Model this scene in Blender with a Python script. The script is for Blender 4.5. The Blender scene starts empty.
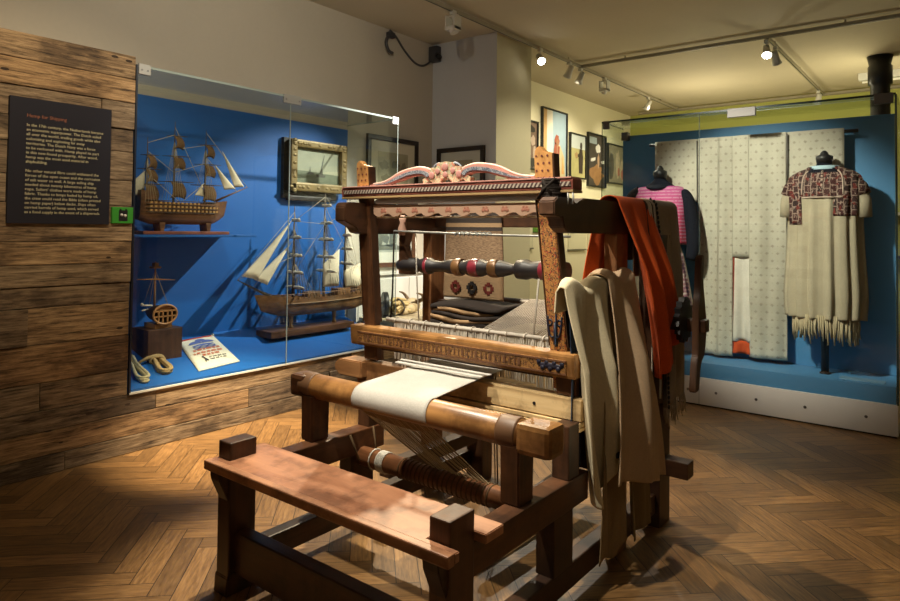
import bpy, bmesh, math, random
from mathutils import Vector, Matrix
random.seed(7)
PI = math.pi
SC = bpy.context.scene
COL = SC.collection
ORG = {}
# the loom, its bench and its cloths are drawn too deep, then shrunk towards the camera position; FZ: floor before shrinking
SHRINK = None
FZ = -.1884
LOOM_SHRINK = Matrix.Scale(.885, 4) @ Matrix.Translation((0, 0, -FZ))

# ------------------------------------------------------------------ node helpers
def new_mat(name):
    m = bpy.data.materials.new(name); m.use_nodes = True
    nt = m.node_tree; nt.nodes.clear()
    out = nt.nodes.new('ShaderNodeOutputMaterial')
    b = nt.nodes.new('ShaderNodeBsdfPrincipled')
    nt.links.new(b.outputs[0], out.inputs[0])
    return m, nt, b, out

def put(nt, sock, v):
    if v is None: return
    if isinstance(v, bpy.types.NodeSocket): nt.links.new(v, sock)
    else:
        if sock.type == 'RGBA' and len(v) == 3: v = (*v, 1)
        sock.default_value = v

def M(nt, op, a, b=None, c=None):
    n = nt.nodes.new('ShaderNodeMath'); n.operation = op
    for i, v in enumerate((a, b, c)): put(nt, n.inputs[i], v)
    return n.outputs[0]

def mixc(nt, fac, a, b, mode='MIX'):
    n = nt.nodes.new('ShaderNodeMix'); n.data_type = 'RGBA'; n.blend_type = mode
    put(nt, n.inputs[0], fac); put(nt, n.inputs[6], a); put(nt, n.inputs[7], b)
    return n.outputs[2]

def ramp(nt, fac, stops):
    n = nt.nodes.new('ShaderNodeValToRGB'); e = n.color_ramp.elements
    while len(e) < len(stops): e.new(.5)
    for i, (p, c) in enumerate(stops):
        e[i].position = p; e[i].color = (*c, 1)
    put(nt, n.inputs[0], fac)
    return n.outputs[0]

def ocoord(nt): return nt.nodes.new('ShaderNodeTexCoord').outputs['Object']
def wcoord(nt): return nt.nodes.new('ShaderNodeNewGeometry').outputs['Position']
def sep(nt, v):
    n = nt.nodes.new('ShaderNodeSeparateXYZ'); put(nt, n.inputs[0], v); return n.outputs
def comb(nt, x, y, z=0.0):
    n = nt.nodes.new('ShaderNodeCombineXYZ')
    for i, v in enumerate((x, y, z)): put(nt, n.inputs[i], v)
    return n.outputs[0]
def scalev(nt, v, s):
    n = nt.nodes.new('ShaderNodeMapping'); put(nt, n.inputs[0], v); n.inputs['Scale'].default_value = s
    return n.outputs[0]
def noise(nt, v, s, detail=4, rough=.55, dist=0.0):
    n = nt.nodes.new('ShaderNodeTexNoise'); put(nt, n.inputs['Vector'], v)
    n.inputs['Scale'].default_value = s; n.inputs['Detail'].default_value = detail
    n.inputs['Roughness'].default_value = rough; n.inputs['Distortion'].default_value = dist
    return n.outputs[0]
def voro(nt, v, s, feat='F1', rnd=1.0):
    n = nt.nodes.new('ShaderNodeTexVoronoi'); n.feature = feat
    put(nt, n.inputs['Vector'], v); n.inputs['Scale'].default_value = s
    n.inputs['Randomness'].default_value = rnd
    return n
def bump(nt, b, h, strength=.3, dist=.01):
    n = nt.nodes.new('ShaderNodeBump'); n.inputs['Strength'].default_value = strength
    n.inputs['Distance'].default_value = dist
    put(nt, n.inputs['Height'], h); nt.links.new(n.outputs[0], b.inputs['Normal'])

CACHE = {}
def cached(f):
    def g(*a):
        k = (f.__name__,) + a
        if k not in CACHE: CACHE[k] = f(*a)
        return CACHE[k]
    return g

@cached
def plain(name, c, rough=.5, metal=0.0, var=.12):
    m, nt, b, o = new_mat(name)
    n = noise(nt, ocoord(nt), 9, 3)
    f = M(nt, 'MULTIPLY_ADD', n, 2 * var, 1 - var)
    put(nt, b.inputs['Base Color'], mixc(nt, 1.0, c, comb(nt, f, f, f), 'MULTIPLY'))
    b.inputs['Roughness'].default_value = rough; b.inputs['Metallic'].default_value = metal
    if rough >= .8: b.inputs['Specular IOR Level'].default_value = .1
    return m

@cached
def wood(name, c1, c2, axis, rough=.5, cross=22.0):
    m, nt, b, o = new_mat(name)
    v = ocoord(nt)
    s = [cross] * 3; s['xyz'.index(axis)] = 1.1
    r = nt.nodes.new('ShaderNodeNewGeometry').outputs['Random Per Island']
    off = nt.nodes.new('ShaderNodeVectorMath'); off.operation = 'ADD'
    nt.links.new(v, off.inputs[0]); put(nt, off.inputs[1], comb(nt, M(nt, 'MULTIPLY', r, 7.3), M(nt, 'MULTIPLY', r, 3.1), M(nt, 'MULTIPLY', r, 5.7)))
    g = noise(nt, scalev(nt, off.outputs[0], tuple(s)), 1.0, 6, .62, .6)
    big = noise(nt, off.outputs[0], 3.2, 3)
    col = ramp(nt, M(nt, 'ADD', M(nt, 'MULTIPLY', g, .75), M(nt, 'MULTIPLY', big, .3)), [(.32, c1), (.68, c2)])
    stn = noise(nt, off.outputs[0], 5.5, 5, .65); col = mixc(nt, .75, col, ramp(nt, stn, [(.36, (.34, .30, .28)), (.52, (1, 1, 1))]), 'MULTIPLY')
    k = M(nt, 'MULTIPLY_ADD', r, .3, .85)
    put(nt, b.inputs['Base Color'], mixc(nt, 1.0, col, comb(nt, k, k, k), 'MULTIPLY'))
    put(nt, b.inputs['Roughness'], M(nt, 'MULTIPLY_ADD', g, .3, rough - .1))
    bump(nt, b, g, .25, .004)
    return m

@cached
def fabric(name, c, weave=420.0, rough=.85, var=.18):
    m, nt, b, o = new_mat(name)
    v = ocoord(nt)
    n = noise(nt, v, 7, 4); n2 = noise(nt, v, weave / 3, 2)
    f = M(nt, 'ADD', M(nt, 'MULTIPLY_ADD', n, 2 * var, 1 - var), M(nt, 'MULTIPLY_ADD', n2, .3, -.15))
    put(nt, b.inputs['Base Color'], mixc(nt, 1.0, c, comb(nt, f, f, f), 'MULTIPLY'))
    b.inputs['Roughness'].default_value = rough
    b.inputs['Sheen Weight'].default_value = .03; b.inputs['Specular IOR Level'].default_value = .1
    bump(nt, b, n2, .25, .003)
    return m

def glass_mat():
    m, nt, b, out = new_mat('showcase_glass')
    nt.nodes.remove(b)
    t = nt.nodes.new('ShaderNodeBsdfTransparent'); t.inputs[0].default_value = (.95, .975, .965, 1)
    g = nt.nodes.new('ShaderNodeBsdfGlossy'); g.inputs['Roughness'].default_value = .02
    ge = nt.nodes.new('ShaderNodeNewGeometry'); dt = nt.nodes.new('ShaderNodeVectorMath'); dt.operation = 'DOT_PRODUCT'
    nt.links.new(ge.outputs['Normal'], dt.inputs[0]); nt.links.new(ge.outputs['Incoming'], dt.inputs[1])
    fr = M(nt, 'MULTIPLY_ADD', M(nt, 'POWER', M(nt, 'SUBTRACT', 1.0, M(nt, 'ABSOLUTE', dt.outputs['Value'])), 5.0), .9, .035)   # thin pane: same from both sides
    mx = nt.nodes.new('ShaderNodeMixShader')
    nt.links.new(fr, mx.inputs[0]); nt.links.new(t.outputs[0], mx.inputs[1]); nt.links.new(g.outputs[0], mx.inputs[2])
    nt.links.new(mx.outputs[0], out.inputs[0])
    return m

def emit(name, c, s):
    m, nt, b, o = new_mat(name)
    b.inputs['Base Color'].default_value = (*c, 1)
    b.inputs['Emission Color'].default_value = (*c, 1); b.inputs['Emission Strength'].default_value = s
    return m

# ------------------------------------------------------------------ mesh helpers
class G:
    def __init__(s): s.bm = bmesh.new(); s.mi = 0
    def _in(s, b2, mtx=None):
        if mtx is not None: b2.transform(mtx)
        vm = {v: s.bm.verts.new(v.co) for v in b2.verts}
        for f in b2.faces:
            try:
                nf = s.bm.faces.new([vm[v] for v in f.verts]); nf.material_index = s.mi; nf.smooth = f.smooth
            except ValueError: pass
        b2.free(); return s
    def box(s, lo, hi, bev=0.0, mtx=None, seg=2):
        b = bmesh.new(); bmesh.ops.create_cube(b, size=1)
        c = [(lo[i] + hi[i]) / 2 for i in range(3)]; d = [abs(hi[i] - lo[i]) for i in range(3)]
        for v in b.verts: v.co = Vector((c[0] + v.co.x * d[0], c[1] + v.co.y * d[1], c[2] + v.co.z * d[2]))
        if bev: bmesh.ops.bevel(b, geom=list(b.edges), offset=min(bev, min(d) * .45), segments=seg, affect='EDGES', profile=.6)
        return s._in(b, mtx)
    def beam(s, p0, p1, w, h, bev=0.0, up=(0, 0, 1)):
        p0 = Vector(p0); p1 = Vector(p1); d = p1 - p0; L = d.length; x = d.normalized()
        y = Vector(up).cross(x)
        if y.length < 1e-4: y = Vector((0, 1, 0)).cross(x)
        y.normalize(); z = x.cross(y)
        mt = Matrix.Translation((p0 + p1) / 2) @ Matrix((x, y, z)).transposed().to_4x4()
        return s.box((-L / 2, -w / 2, -h / 2), (L / 2, w / 2, h / 2), bev, mt)
    def tube(s, pts, r, n=8, closed=False, cap=True):
        pts = [Vector(p) for p in pts]; N = len(pts)
        rr = r if isinstance(r, (list, tuple)) else [r] * N
        rings = []; ref = None
        for i, p in enumerate(pts):
            if closed: t = (pts[(i + 1) % N] - pts[i - 1])
            else: t = pts[min(i + 1, N - 1)] - pts[max(i - 1, 0)]
            t.normalize()
            if ref is None:
                ref = Vector((0, 0, 1)) if abs(t.z) < .9 else Vector((1, 0, 0))
            a = (ref - t * ref.dot(t)); a.normalize(); ref = a; b = t.cross(a)
            rings.append([s.bm.verts.new(p + (a * math.cos(2 * PI * k / n) + b * math.sin(2 * PI * k / n)) * rr[i]) for k in range(n)])
        for i in range(N if closed else N - 1):
            A = rings[i]; B = rings[(i + 1) % N]
            for k in range(n):
                f = s.bm.faces.new((A[k], A[(k + 1) % n], B[(k + 1) % n], B[k])); f.smooth = True; f.material_index = s.mi
        if cap and not closed:
            for R in (rings[0][::-1], rings[-1]):
                f = s.bm.faces.new(R); f.material_index = s.mi
        return s
    def lathe(s, prof, p0, p1, n=20):
        """prof: (t along p0->p1 in 0..1, radius)"""
        p0 = Vector(p0); p1 = Vector(p1)
        return s.tube([p0.lerp(p1, t) for t, r in prof], [max(r, 1e-4) for t, r in prof], n)
    def prism(s, poly, plane, a, b, bev=0.0):
        """outline in the two other axes, extruded along `plane` from a to b"""
        i = 'xyz'.index(plane); o = [k for k in range(3) if k != i]
        bb = bmesh.new()
        def mk(p, d):
            c = [0, 0, 0]; c[i] = d; c[o[0]] = p[0]; c[o[1]] = p[1]; return bb.verts.new(c)
        A = [mk(p, a) for p in poly]; B = [mk(p, b) for p in poly]; n = len(poly)
        fa = bb.faces.new(A); fb = bb.faces.new(B[::-1])
        for k in range(n): bb.faces.new((A[k], B[k], B[(k + 1) % n], A[(k + 1) % n]))
        bmesh.ops.recalc_face_normals(bb, faces=bb.faces)
        if bev: bmesh.ops.bevel(bb, geom=list(bb.edges), offset=bev, segments=2, affect='EDGES')
        bmesh.ops.triangulate(bb, faces=[f for f in bb.faces if len(f.verts) > 4])
        return s._in(bb)
    def grid(s, fn, nu, nv, closed_u=False, smooth=True):
        V = [[s.bm.verts.new(fn(u / nu, v / nv)) for u in range(nu if closed_u else nu + 1)] for v in range(nv + 1)]
        W = len(V[0])
        for j in range(nv):
            for i in range(W if closed_u else nu):
                f = s.bm.faces.new((V[j][i], V[j][(i + 1) % W], V[j + 1][(i + 1) % W], V[j + 1][i])); f.smooth = smooth; f.material_index = s.mi
        return s
    def ball(s, c, r, n=14, sc=(1, 1, 1)):
        b = bmesh.new(); bmesh.ops.create_uvsphere(b, u_segments=n, v_segments=max(6, n // 2), radius=1)
        for f in b.faces: f.smooth = True
        return s._in(b, Matrix.Translation(c) @ Matrix.Diagonal((r * sc[0], r * sc[1], r * sc[2], 1)))
    def poly(s, pts):
        f = s.bm.faces.new([s.bm.verts.new(p) for p in pts]); f.material_index = s.mi; return s
    def build(s, name, mats, parent=None, solid=0.0, sub=0, recalc=True, off=0):
        bm = s.bm
        if SHRINK: bm.transform(SHRINK)
        if recalc: bmesh.ops.recalc_face_normals(bm, faces=bm.faces)
        if parent is not None: o = ORG[parent.name]
        else:
            xs = [v.co for v in bm.verts]
            o = Vector(((min(v.x for v in xs) + max(v.x for v in xs)) / 2, (min(v.y for v in xs) + max(v.y for v in xs)) / 2, min(v.z for v in xs)))
        bm.transform(Matrix.Translation(-o))
        me = bpy.data.meshes.new(name); bm.to_mesh(me); bm.free()
        for mm in (mats if isinstance(mats, (list, tuple)) else [mats]): me.materials.append(mm)
        ob = bpy.data.objects.new(name, me); COL.objects.link(ob)
        if parent is None: ob.location = o
        else: ob.parent = parent
        ORG[ob.name] = o.copy()
        if solid:
            md = ob.modifiers.new('thickness', 'SOLIDIFY'); md.thickness = solid; md.offset = off
        if sub:
            md = ob.modifiers.new('smooth', 'SUBSURF'); md.levels = sub; md.render_levels = sub
        return ob

def tag(o, label, cat, group=None):
    o['label'] = label; o['category'] = cat
    if group: o['group'] = group
    return o
def thing(name, label, cat, loc, group=None):
    if SHRINK: loc = SHRINK @ Vector((loc[0], loc[1], FZ if loc[2] == 0 else loc[2]))
    o = bpy.data.objects.new(name, None); COL.objects.link(o); o.location = loc; o.empty_display_size = .1
    ORG[o.name] = Vector(loc); return tag(o, label, cat, group)
def struct(o): o['kind'] = 'structure'; return o
def wavy(pts, n=8):
    """Catmull-Rom through 2-D or 3-D points"""
    P = [Vector(p) for p in pts]; out = []
    for i in range(len(P) - 1):
        p0 = P[max(i - 1, 0)]; p1 = P[i]; p2 = P[i + 1]; p3 = P[min(i + 2, len(P) - 1)]
        for k in range(n):
            t = k / n
            out.append(.5 * ((2 * p1) + (p2 - p0) * t + (2 * p0 - 5 * p1 + 4 * p2 - p3) * t * t + (3 * p1 - p0 - 3 * p2 + p3) * t ** 3))
    out.append(P[-1]); return out
def text_mesh(body, size, mtx, ext=.0006, align='LEFT', spacing=1.0):
    cu = bpy.data.curves.new('lettering', 'FONT'); cu.body = body; cu.size = size; cu.extrude = ext
    cu.align_x = align; cu.space_line = spacing; cu.resolution_u = 2
    ob = bpy.data.objects.new('lettering', cu); COL.objects.link(ob)
    dg = bpy.context.evaluated_depsgraph_get(); me = bpy.data.meshes.new_from_object(ob.evaluated_get(dg))
    bpy.data.objects.remove(ob); bpy.data.curves.remove(cu)
    b = bmesh.new(); b.from_mesh(me); bpy.data.meshes.remove(me); b.transform(mtx); return b
def frame_mtx(o, x, y):
    x = Vector(x).normalized(); y = Vector(y).normalized(); z = x.cross(y)
    return Matrix.Translation(o) @ Matrix((x, y, z)).transposed().to_4x4()

# ------------------------------------------------------------------ palette
DK1, DK2 = (.018, .008, .004), (.085, .034, .013)
def dark(ax): return wood('dark_oiled_wood', DK1, DK2, ax, .42)
def mid(ax): return wood('brown_loom_wood', (.034, .014, .006), (.145, .056, .02), ax, .42)
def honey(ax): return wood('honey_worn_wood', (.17, .075, .022), (.40, .20, .065), ax, .32, 16.0)
def red(ax): return wood('reddish_bench_wood', (.27, .10, .045), (.62, .30, .16), ax, .36, 9.0)
def pale(ax): return wood('pale_new_wood', (.60, .40, .18), (.80, .60, .32), ax, .5)
BLACK = plain('black_paint', (.012, .012, .014), .45)
STEEL = plain('brushed_steel', (.36, .36, .35), .5, .3, .05)
WHITE = plain('white_lacquer', (.74, .73, .70), .45, 0.0, .03)
GLASS = glass_mat()
GEDGE = plain('glass_edge', (.03, .05, .05), .2)

# ------------------------------------------------------------------ room shell
def plaster(name, c, var=.08):
    m, nt, b, o = new_mat(name)
    v = wcoord(nt); n = noise(nt, v, 1.4, 6, .6); n2 = noise(nt, v, 30, 3)
    f = M(nt, 'ADD', M(nt, 'MULTIPLY_ADD', n, 2 * var, 1 - var), M(nt, 'MULTIPLY_ADD', n2, .06, -.03))
    put(nt, b.inputs['Base Color'], mixc(nt, 1.0, c, comb(nt, f, f, f), 'MULTIPLY'))
    b.inputs['Roughness'].default_value = .8
    bump(nt, b, n2, .12, .004)
    return m

def parquet():
    m, nt, b, o = new_mat('herringbone_oak')
    p = sep(nt, wcoord(nt)); w = .098; n = 5.0; c45 = math.sqrt(.5) / w
    u = M(nt, 'MULTIPLY', M(nt, 'ADD', p[0], p[1]), c45); v = M(nt, 'MULTIPLY', M(nt, 'SUBTRACT', p[1], p[0]), c45)
    u = M(nt, 'ADD', u, 200.0); v = M(nt, 'ADD', v, 300.3)
    i = M(nt, 'FLOOR', u); j = M(nt, 'FLOOR', v); fu = M(nt, 'FRACT', u); fv = M(nt, 'FRACT', v)
    k = M(nt, 'FLOORED_MODULO', M(nt, 'SUBTRACT', i, j), 2 * n)
    hor = M(nt, 'LESS_THAN', k, n - .5); ver = M(nt, 'SUBTRACT', 1.0, hor)
    q = M(nt, 'SUBTRACT', 2 * n - 1, k)
    def sel(a, c): return M(nt, 'ADD', M(nt, 'MULTIPLY', hor, a), M(nt, 'MULTIPLY', ver, c))
    along = sel(M(nt, 'ADD', k, fu), M(nt, 'ADD', q, fv)); across = sel(fv, fu)
    ida = sel(M(nt, 'SUBTRACT', i, k), M(nt, 'ADD', i, 517.0)); idb = sel(j, M(nt, 'SUBTRACT', j, q))
    wn = nt.nodes.new('ShaderNodeTexWhiteNoise'); wn.noise_dimensions = '3D'
    nt.links.new(comb(nt, ida, idb, hor), wn.inputs['Vector']); rnd = wn.outputs['Value']
    gv = comb(nt, M(nt, 'MULTIPLY', along, .55), M(nt, 'MULTIPLY', across, 5.0), M(nt, 'MULTIPLY', rnd, 37.0))
    gr = noise(nt, gv, 1.6, 6, .6, .5)
    col = ramp(nt, gr, [(.3, (.135, .068, .024)), (.55, (.27, .145, .052)), (.8, (.40, .23, .09))])
    tone = M(nt, 'MULTIPLY_ADD', rnd, .55, .68)
    col = mixc(nt, 1.0, col, comb(nt, tone, tone, tone), 'MULTIPLY')
    e = M(nt, 'MINIMUM', M(nt, 'MINIMUM', across, M(nt, 'SUBTRACT', 1.0, across)), M(nt, 'MINIMUM', along, M(nt, 'SUBTRACT', n, along)))
    gap = M(nt, 'LESS_THAN', e, .02)
    put(nt, b.inputs['Base Color'], mixc(nt, gap, col, (.035, .016, .006)))
    put(nt, b.inputs['Roughness'], M(nt, 'MULTIPLY_ADD', gr, .25, .3))
    h = M(nt, 'SUBTRACT', M(nt, 'MULTIPLY', gr, .2), gap)
    bump(nt, b, h, .2, .003)
    return m

CEIL = 3.64; YW = 4.93; XFAR = 11.75
struct(G().box((-1.5, -3.0, -.1), (XFAR + .2, YW + .2, 0)).build('floor', parquet()))
struct(G().box((-1.5, -3.0, CEIL), (XFAR + .2, YW + .2, CEIL + .1)).build('ceiling', plaster('ceiling_plaster', (.54, .47, .34))))
struct(G().box((-1.5, YW, 0), (5.95, YW + .15, CEIL)).build('wall_left', plaster('grey_beige_plaster', (.50, .455, .375))))
struct(G().box((5.95, YW, 0), (XFAR, YW + .15, CEIL)).build('wall_back', plaster('cream_plaster', (.80, .74, .52), .04)))
g = G().box((5.93, 4.02, 0), (6.655, YW, CEIL))
g.bm.faces.ensure_lookup_table()
for f in g.bm.faces:
    f.normal_update()
    if f.normal.y < -.5: f.material_index = 1
struct(g.build('wall_pier', [plaster('cool_grey_plaster', (.56, .575, .60)), plaster('warm_cream_plaster', (.56, .51, .34), .04)], recalc=False))
struct(G().box((XFAR, -3.0, 0), (XFAR + .15, YW + .15, CEIL)).build('wall_right', plaster('lime_plaster', (.48, .49, .13), .05)))
struct(G().box((-1.65, -3, 0), (-1.5, YW + .15, CEIL)).build('wall_rear', plaster('rear_plaster', (.45, .41, .34))))
struct(G().box((-1.65, -3.15, 0), (XFAR + .15, -3, CEIL)).build('wall_front', plaster('front_plaster', (.45, .41, .34))))

# reclaimed plank cladding
def plank_mat():
    m, nt, b, o = new_mat('reclaimed_planks')
    v = wcoord(nt); r = nt.nodes.new('ShaderNodeNewGeometry').outputs['Random Per Island']
    off = nt.nodes.new('ShaderNodeVectorMath'); off.operation = 'ADD'
    nt.links.new(v, off.inputs[0]); put(nt, off.inputs[1], comb(nt, M(nt, 'MULTIPLY', r, 41.0), 0.0, M(nt, 'MULTIPLY', r, 17.0)))
    s = scalev(nt, off.outputs[0], (3.4, 8, 46))
    g = noise(nt, s, 1.0, 10, .74, .7); st = noise(nt, scalev(nt, off.outputs[0], (2.4, 2, 5)), 1.0, 5, .6)
    fine = noise(nt, scalev(nt, off.outputs[0], (9, 20, 170)), 1.0, 4, .7)
    col = ramp(nt, M(nt, 'ADD', M(nt, 'MULTIPLY', g, .7), M(nt, 'MULTIPLY', fine, .3)), [(.39, (.035, .025, .018)), (.46, (.20, .15, .10)), (.54, (.36, .285, .20)), (.66, (.60, .50, .37))])
    tint = ramp(nt, r, [(0, (.5, .44, .40)), (.3, (1.0, .93, .80)), (.55, (.72, .66, .6)), (.8, (1.2, 1.0, .72)), (1, (.95, .72, .5))])
    col = mixc(nt, 1.0, col, tint, 'MULTIPLY')
    stain = ramp(nt, st, [(.38, (.22, .19, .18)), (.47, (.75, .72, .70)), (.58, (1, 1, 1))])
    col = mixc(nt, .8, col, stain, 'MULTIPLY')
    kn = voro(nt, scalev(nt, off.outputs[0], (3.4, 1, 9)), 1.0).outputs['Distance']
    col = mixc(nt, M(nt, 'LESS_THAN', kn, .075), col, (.03, .015, .007))
    put(nt, b.inputs['Base Color'], col); b.inputs['Roughness'].default_value = .75
    bump(nt, b, g, .5, .006)
    return m
PLANK = plank_mat()
g = G(); rs = random.Random(3)
def plank_rows(z0, z1, x0, x1, yf, yb, rows):
    z = z0; hs = [rs.uniform(.65, 1.35) for _ in range(rows)]; t = sum(hs)
    for h in hs:
        h = h / t * (z1 - z0); x = x0 - rs.uniform(0, .4)
        while x < x1 - .02:
            L = rs.uniform(.7, 2.2); e = min(x + L, x1)
            if x1 - e < .2: e = x1
            d = rs.uniform(0, .016)
            g.box((max(x, x0), yf + d, z + .002), (e - .003, yb, z + h - .002), .004)
            x = e
        z += h
plank_rows(0, .375, -1.5, 4.6, 4.225, 4.26, 3)
plank_rows(.375, 2.56, -1.5, 2.075, 4.225, 4.26, 13)
g.box((4.57, 4.26, 0), (4.60, 4.925, .375)); g.box((2.055, 4.262, .38), (2.075, 4.925, 2.55))
g.box((-1.5, 4.262, 2.53), (2.05, 4.925, 2.55))
struct(g.build('trim_1', PLANK))
# white skirting line along the top of the plank base
struct(G().box((2.08, 4.226, .375), (4.59, 4.245, .386)).build('trim_2', plain('pale_strip', (.62, .6, .52), .5)))

# ------------------------------------------------------------------ left showcase
def blue_mat(name, c, sat=.12, rough=.55):
    m, nt, b, o = new_mat(name)
    n = noise(nt, wcoord(nt), 2.2, 4); f = M(nt, 'MULTIPLY_ADD', n, 2 * sat, 1 - sat)
    put(nt, b.inputs['Base Color'], mixc(nt, 1.0, c, comb(nt, f, f, f), 'MULTIPLY'))
    b.inputs['Roughness'].default_value = rough
    return m
BLUE = blue_mat('deep_blue_paint', (.004, .108, .41))
BLUE2 = blue_mat('denim_blue_paint', (.07, .25, .50))
case = thing('display_case', 'long glass wall showcase with bright blue lining holding model ships', 'display case', (3.3, 4.57, .38))
YB = 4.914
G().box((2.08, YB, .38), (4.575, 4.928, 2.46)).build('back_panel', BLUE, case)
G().prism([(4.245, .376), (4.245, .40), (YB, .585), (YB, .376)], 'x', 2.08, 4.56).build('sloping_deck', BLUE, case)
G().box((2.078, 4.25, .38), (2.09, YB, 2.46)).build('side_panel', BLUE, case)
ZT = 2.5
G().box((2.085, 4.229, .384), (3.317, 4.239, ZT)).build('glass_door', GLASS, case)
G().box((3.323, 4.229, .384), (4.58, 4.239, ZT)).build('glass_door', GLASS, case)
G().box((4.572, 4.24, .376), (4.581, 4.925, ZT)).build('glass_end', GLASS, case)
G().box((2.085, 4.24, ZT), (4.58, 4.925, ZT + .009)).build('glass_top', GLASS, case)
gg = G().box((2.083, 4.2285, ZT - .004), (4.583, 4.232, ZT + .012)); gg.box((4.578, 4.2285, .376), (4.583, 4.233, ZT)); gg.box((4.5775, 4.24, ZT + .001), (4.583, 4.925, ZT + .012))
gg.box((3.317, 4.2295, .385), (3.323, 4.236, ZT - .004))
gg.build('glass_edging', plain('pale_glass_edge', (.30, .36, .34), .25), case)
G().box((2.076, 4.227, .376), (2.088, 4.245, ZT + .01)).build('door_jamb', plain('dark_jamb', (.01, .015, .03), .4), case)
for x0, x1 in ((2.09, 2.17), (3.25, 3.42), (4.5, 4.585)):
    c = G().box((x0, 4.222, ZT - .05), (x1, 4.245, ZT + .02), .004).build('hinge_clip', STEEL, case)
    for xx in (x0 + .02, x1 - .02): G().tube([(xx, 4.223, ZT - .02), (xx, 4.219, ZT - .02)], .006, 10).build('screw', plain('dark_steel', (.2, .2, .2), .4, .8, .05), c)
G().box((2.09, 4.42, 1.383), (3.16, YB, 1.40), .003).build('shelf', BLUE, case)

# ------------------------------------------------------------------ ships
HULL1 = wood('gun_ship_hull', (.06, .025, .010), (.24, .10, .035), 'x', .4, 60.0)
HULL2 = wood('clipper_hull', (.10, .045, .018), (.30, .15, .06), 'x', .4, 60.0)
SPAR = plain('spar_wood', (.24, .14, .06), .5); SPARD = plain('dark_spar_wood', (.06, .035, .02), .5)
ROPE = plain('rigging_line', (.42, .36, .26), .8); ROPED = plain('dark_rigging', (.10, .08, .06), .8)
SAILB = fabric('shaded_brown_sailcloth', (.15, .085, .04)); SAILW = fabric('cream_sailcloth', (.72, .63, .46))  # warship sails: shade of their unlit side is put into the brown
def hull_part(root, base, dr, L, W, zk, zt, mat, sheer=.12, rake=.22, name='hull'):
    """dr=+1 bow at +X, -1 bow at -X; base is (x,y) of the middle"""
    H = zt - zk
    def sec(s):          # s 0 stern..1 bow
        w = W / 2 * (min(1, (1.15 - s) / .35) ** .6 if s > .8 else 1) * (.72 + .28 * min(1, s / .25))
        if s > .8: w *= max(.04, 1 - ((s - .8) / .2) ** 2)
        top = zt + H * sheer * ((s - .45) / .55) ** 2 + (H * .38 if s < .17 else 0) * min(1, (.17 - s) / .06 if s < .17 else 0)
        k = zk + H * .45 * max(0, (s - .78) / .22) ** 2 + H * .2 * max(0, (.14 - s) / .14)
        return w, k, top
    def f(u, v):
        w, k, top = sec(v); a = (u - .5) * PI
        hz = 1 - math.cos(a); y = w * math.copysign(abs(math.sin(a)) ** .7, a) * (1 - .1 * hz ** 3)
        z = k + (top - k) * hz ** 1.15
        x = (v - .5) * L + rake * H * (z - zk) / H * max(0, (v - .7) / .3)
        return (base[0] + dr * x, base[1] + y, z)
    q = G().grid(f, 18, 40)
    def dk(u, v):
        w, k, top = sec(v); y = w * (2 * u - 1) * .9; z = k + (top - k) * .88
        return (base[0] + dr * ((v - .5) * L + rake * H * .88 * max(0, (v - .7) / .3)), base[1] + y, z)
    q.grid(dk, 6, 30)
    q.grid(lambda u, v: (base[0] - dr * L / 2, base[1] + sec(0)[0] * (2 * u - 1) * (.45 + .55 * v ** .5) * .98, zk + .2 * H + (sec(0)[2] - zk - .2 * H) * v), 6, 6)
    return q.build(name, mat, root), sec
def square_sail(root, x, y, z0, z1, w0, w1, dr, mat, bul=.03, rot=0.0):
    def f(u, v):
        w = w0 + (w1 - w0) * v; b = bul * math.sin(PI * min(1, v * .9 + .1)) * (1 - .3 * (2 * u - 1) ** 2)
        yy = (u - .5) * w; z = z0 + (z1 - z0) * v + .012 * (1 - (2 * u - 1) ** 2) * (1 - v)
        return (x + dr * b + yy * math.sin(rot), y + yy * math.cos(rot), z)
    return G().grid(f, 10, 8).build('sail', mat, root, .002)
def tri_sail(root, a, b, c, mat, bul=.015):
    a, b, c = Vector(a), Vector(b), Vector(c)
    def f(u, v):
        p = a.lerp(b, v).lerp(a.lerp(c, v), u); p.y -= bul * math.sin(PI * u) * math.sin(PI * v); return p
    return G().grid(f, 8, 10).build('jib', mat, root, .002)

# --- gun ship on the shelf
s1 = thing('model_ship', 'brown warship model with three masts and two rows of gun ports on the blue shelf', 'model ship', (2.65, 4.62, 1.40), 'ship models in the showcase')
Y1 = 4.62
hp, sec1 = hull_part(s1, (2.635, Y1), 1, .68, .17, 1.475, 1.635, HULL1, .2)
q = G()
for row, zz in ((0, 1.575), (1, 1.603), (2, 1.63)):
    for k in range(17 if row < 2 else 12):
        s = .1 + k * .048; w = sec1(s)[0]
        q.box((2.635 + (s - .5) * .68 - .008, Y1 - w * .985 - .004, zz - .007), (2.635 + (s - .5) * .68 + .008, Y1 - w * .985 + .008, zz + .007))
q.build('gun_ports', plain('ochre_trim', (.48, .27, .09), .5), s1)
q = G()
for zz in (1.588, 1.617, 1.56, 1.645):
    q.tube([(2.635 + (s / 20 - .5) * .68, Y1 - sec1(s / 20)[0] * 1.01, zz + .012 * (s / 20 - .4) ** 2) for s in range(1, 18)], .003, 6)
q.build('wale', SPARD, s1)
q = G().box((2.30, Y1 - .09, 1.401), (2.985, Y1 + .09, 1.425), .004); q.build('base_board', wood('reddish_stand', (.12, .03, .015), (.27, .08, .04), 'x', .4), s1)
for x in (2.46, 2.83):
    G().prism([(x - .012, 1.425), (x + .012, 1.425), (x + .022, 1.49), (x - .022, 1.49)], 'y', Y1 - .05, Y1 + .05).build('cradle', HULL1, s1)
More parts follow.
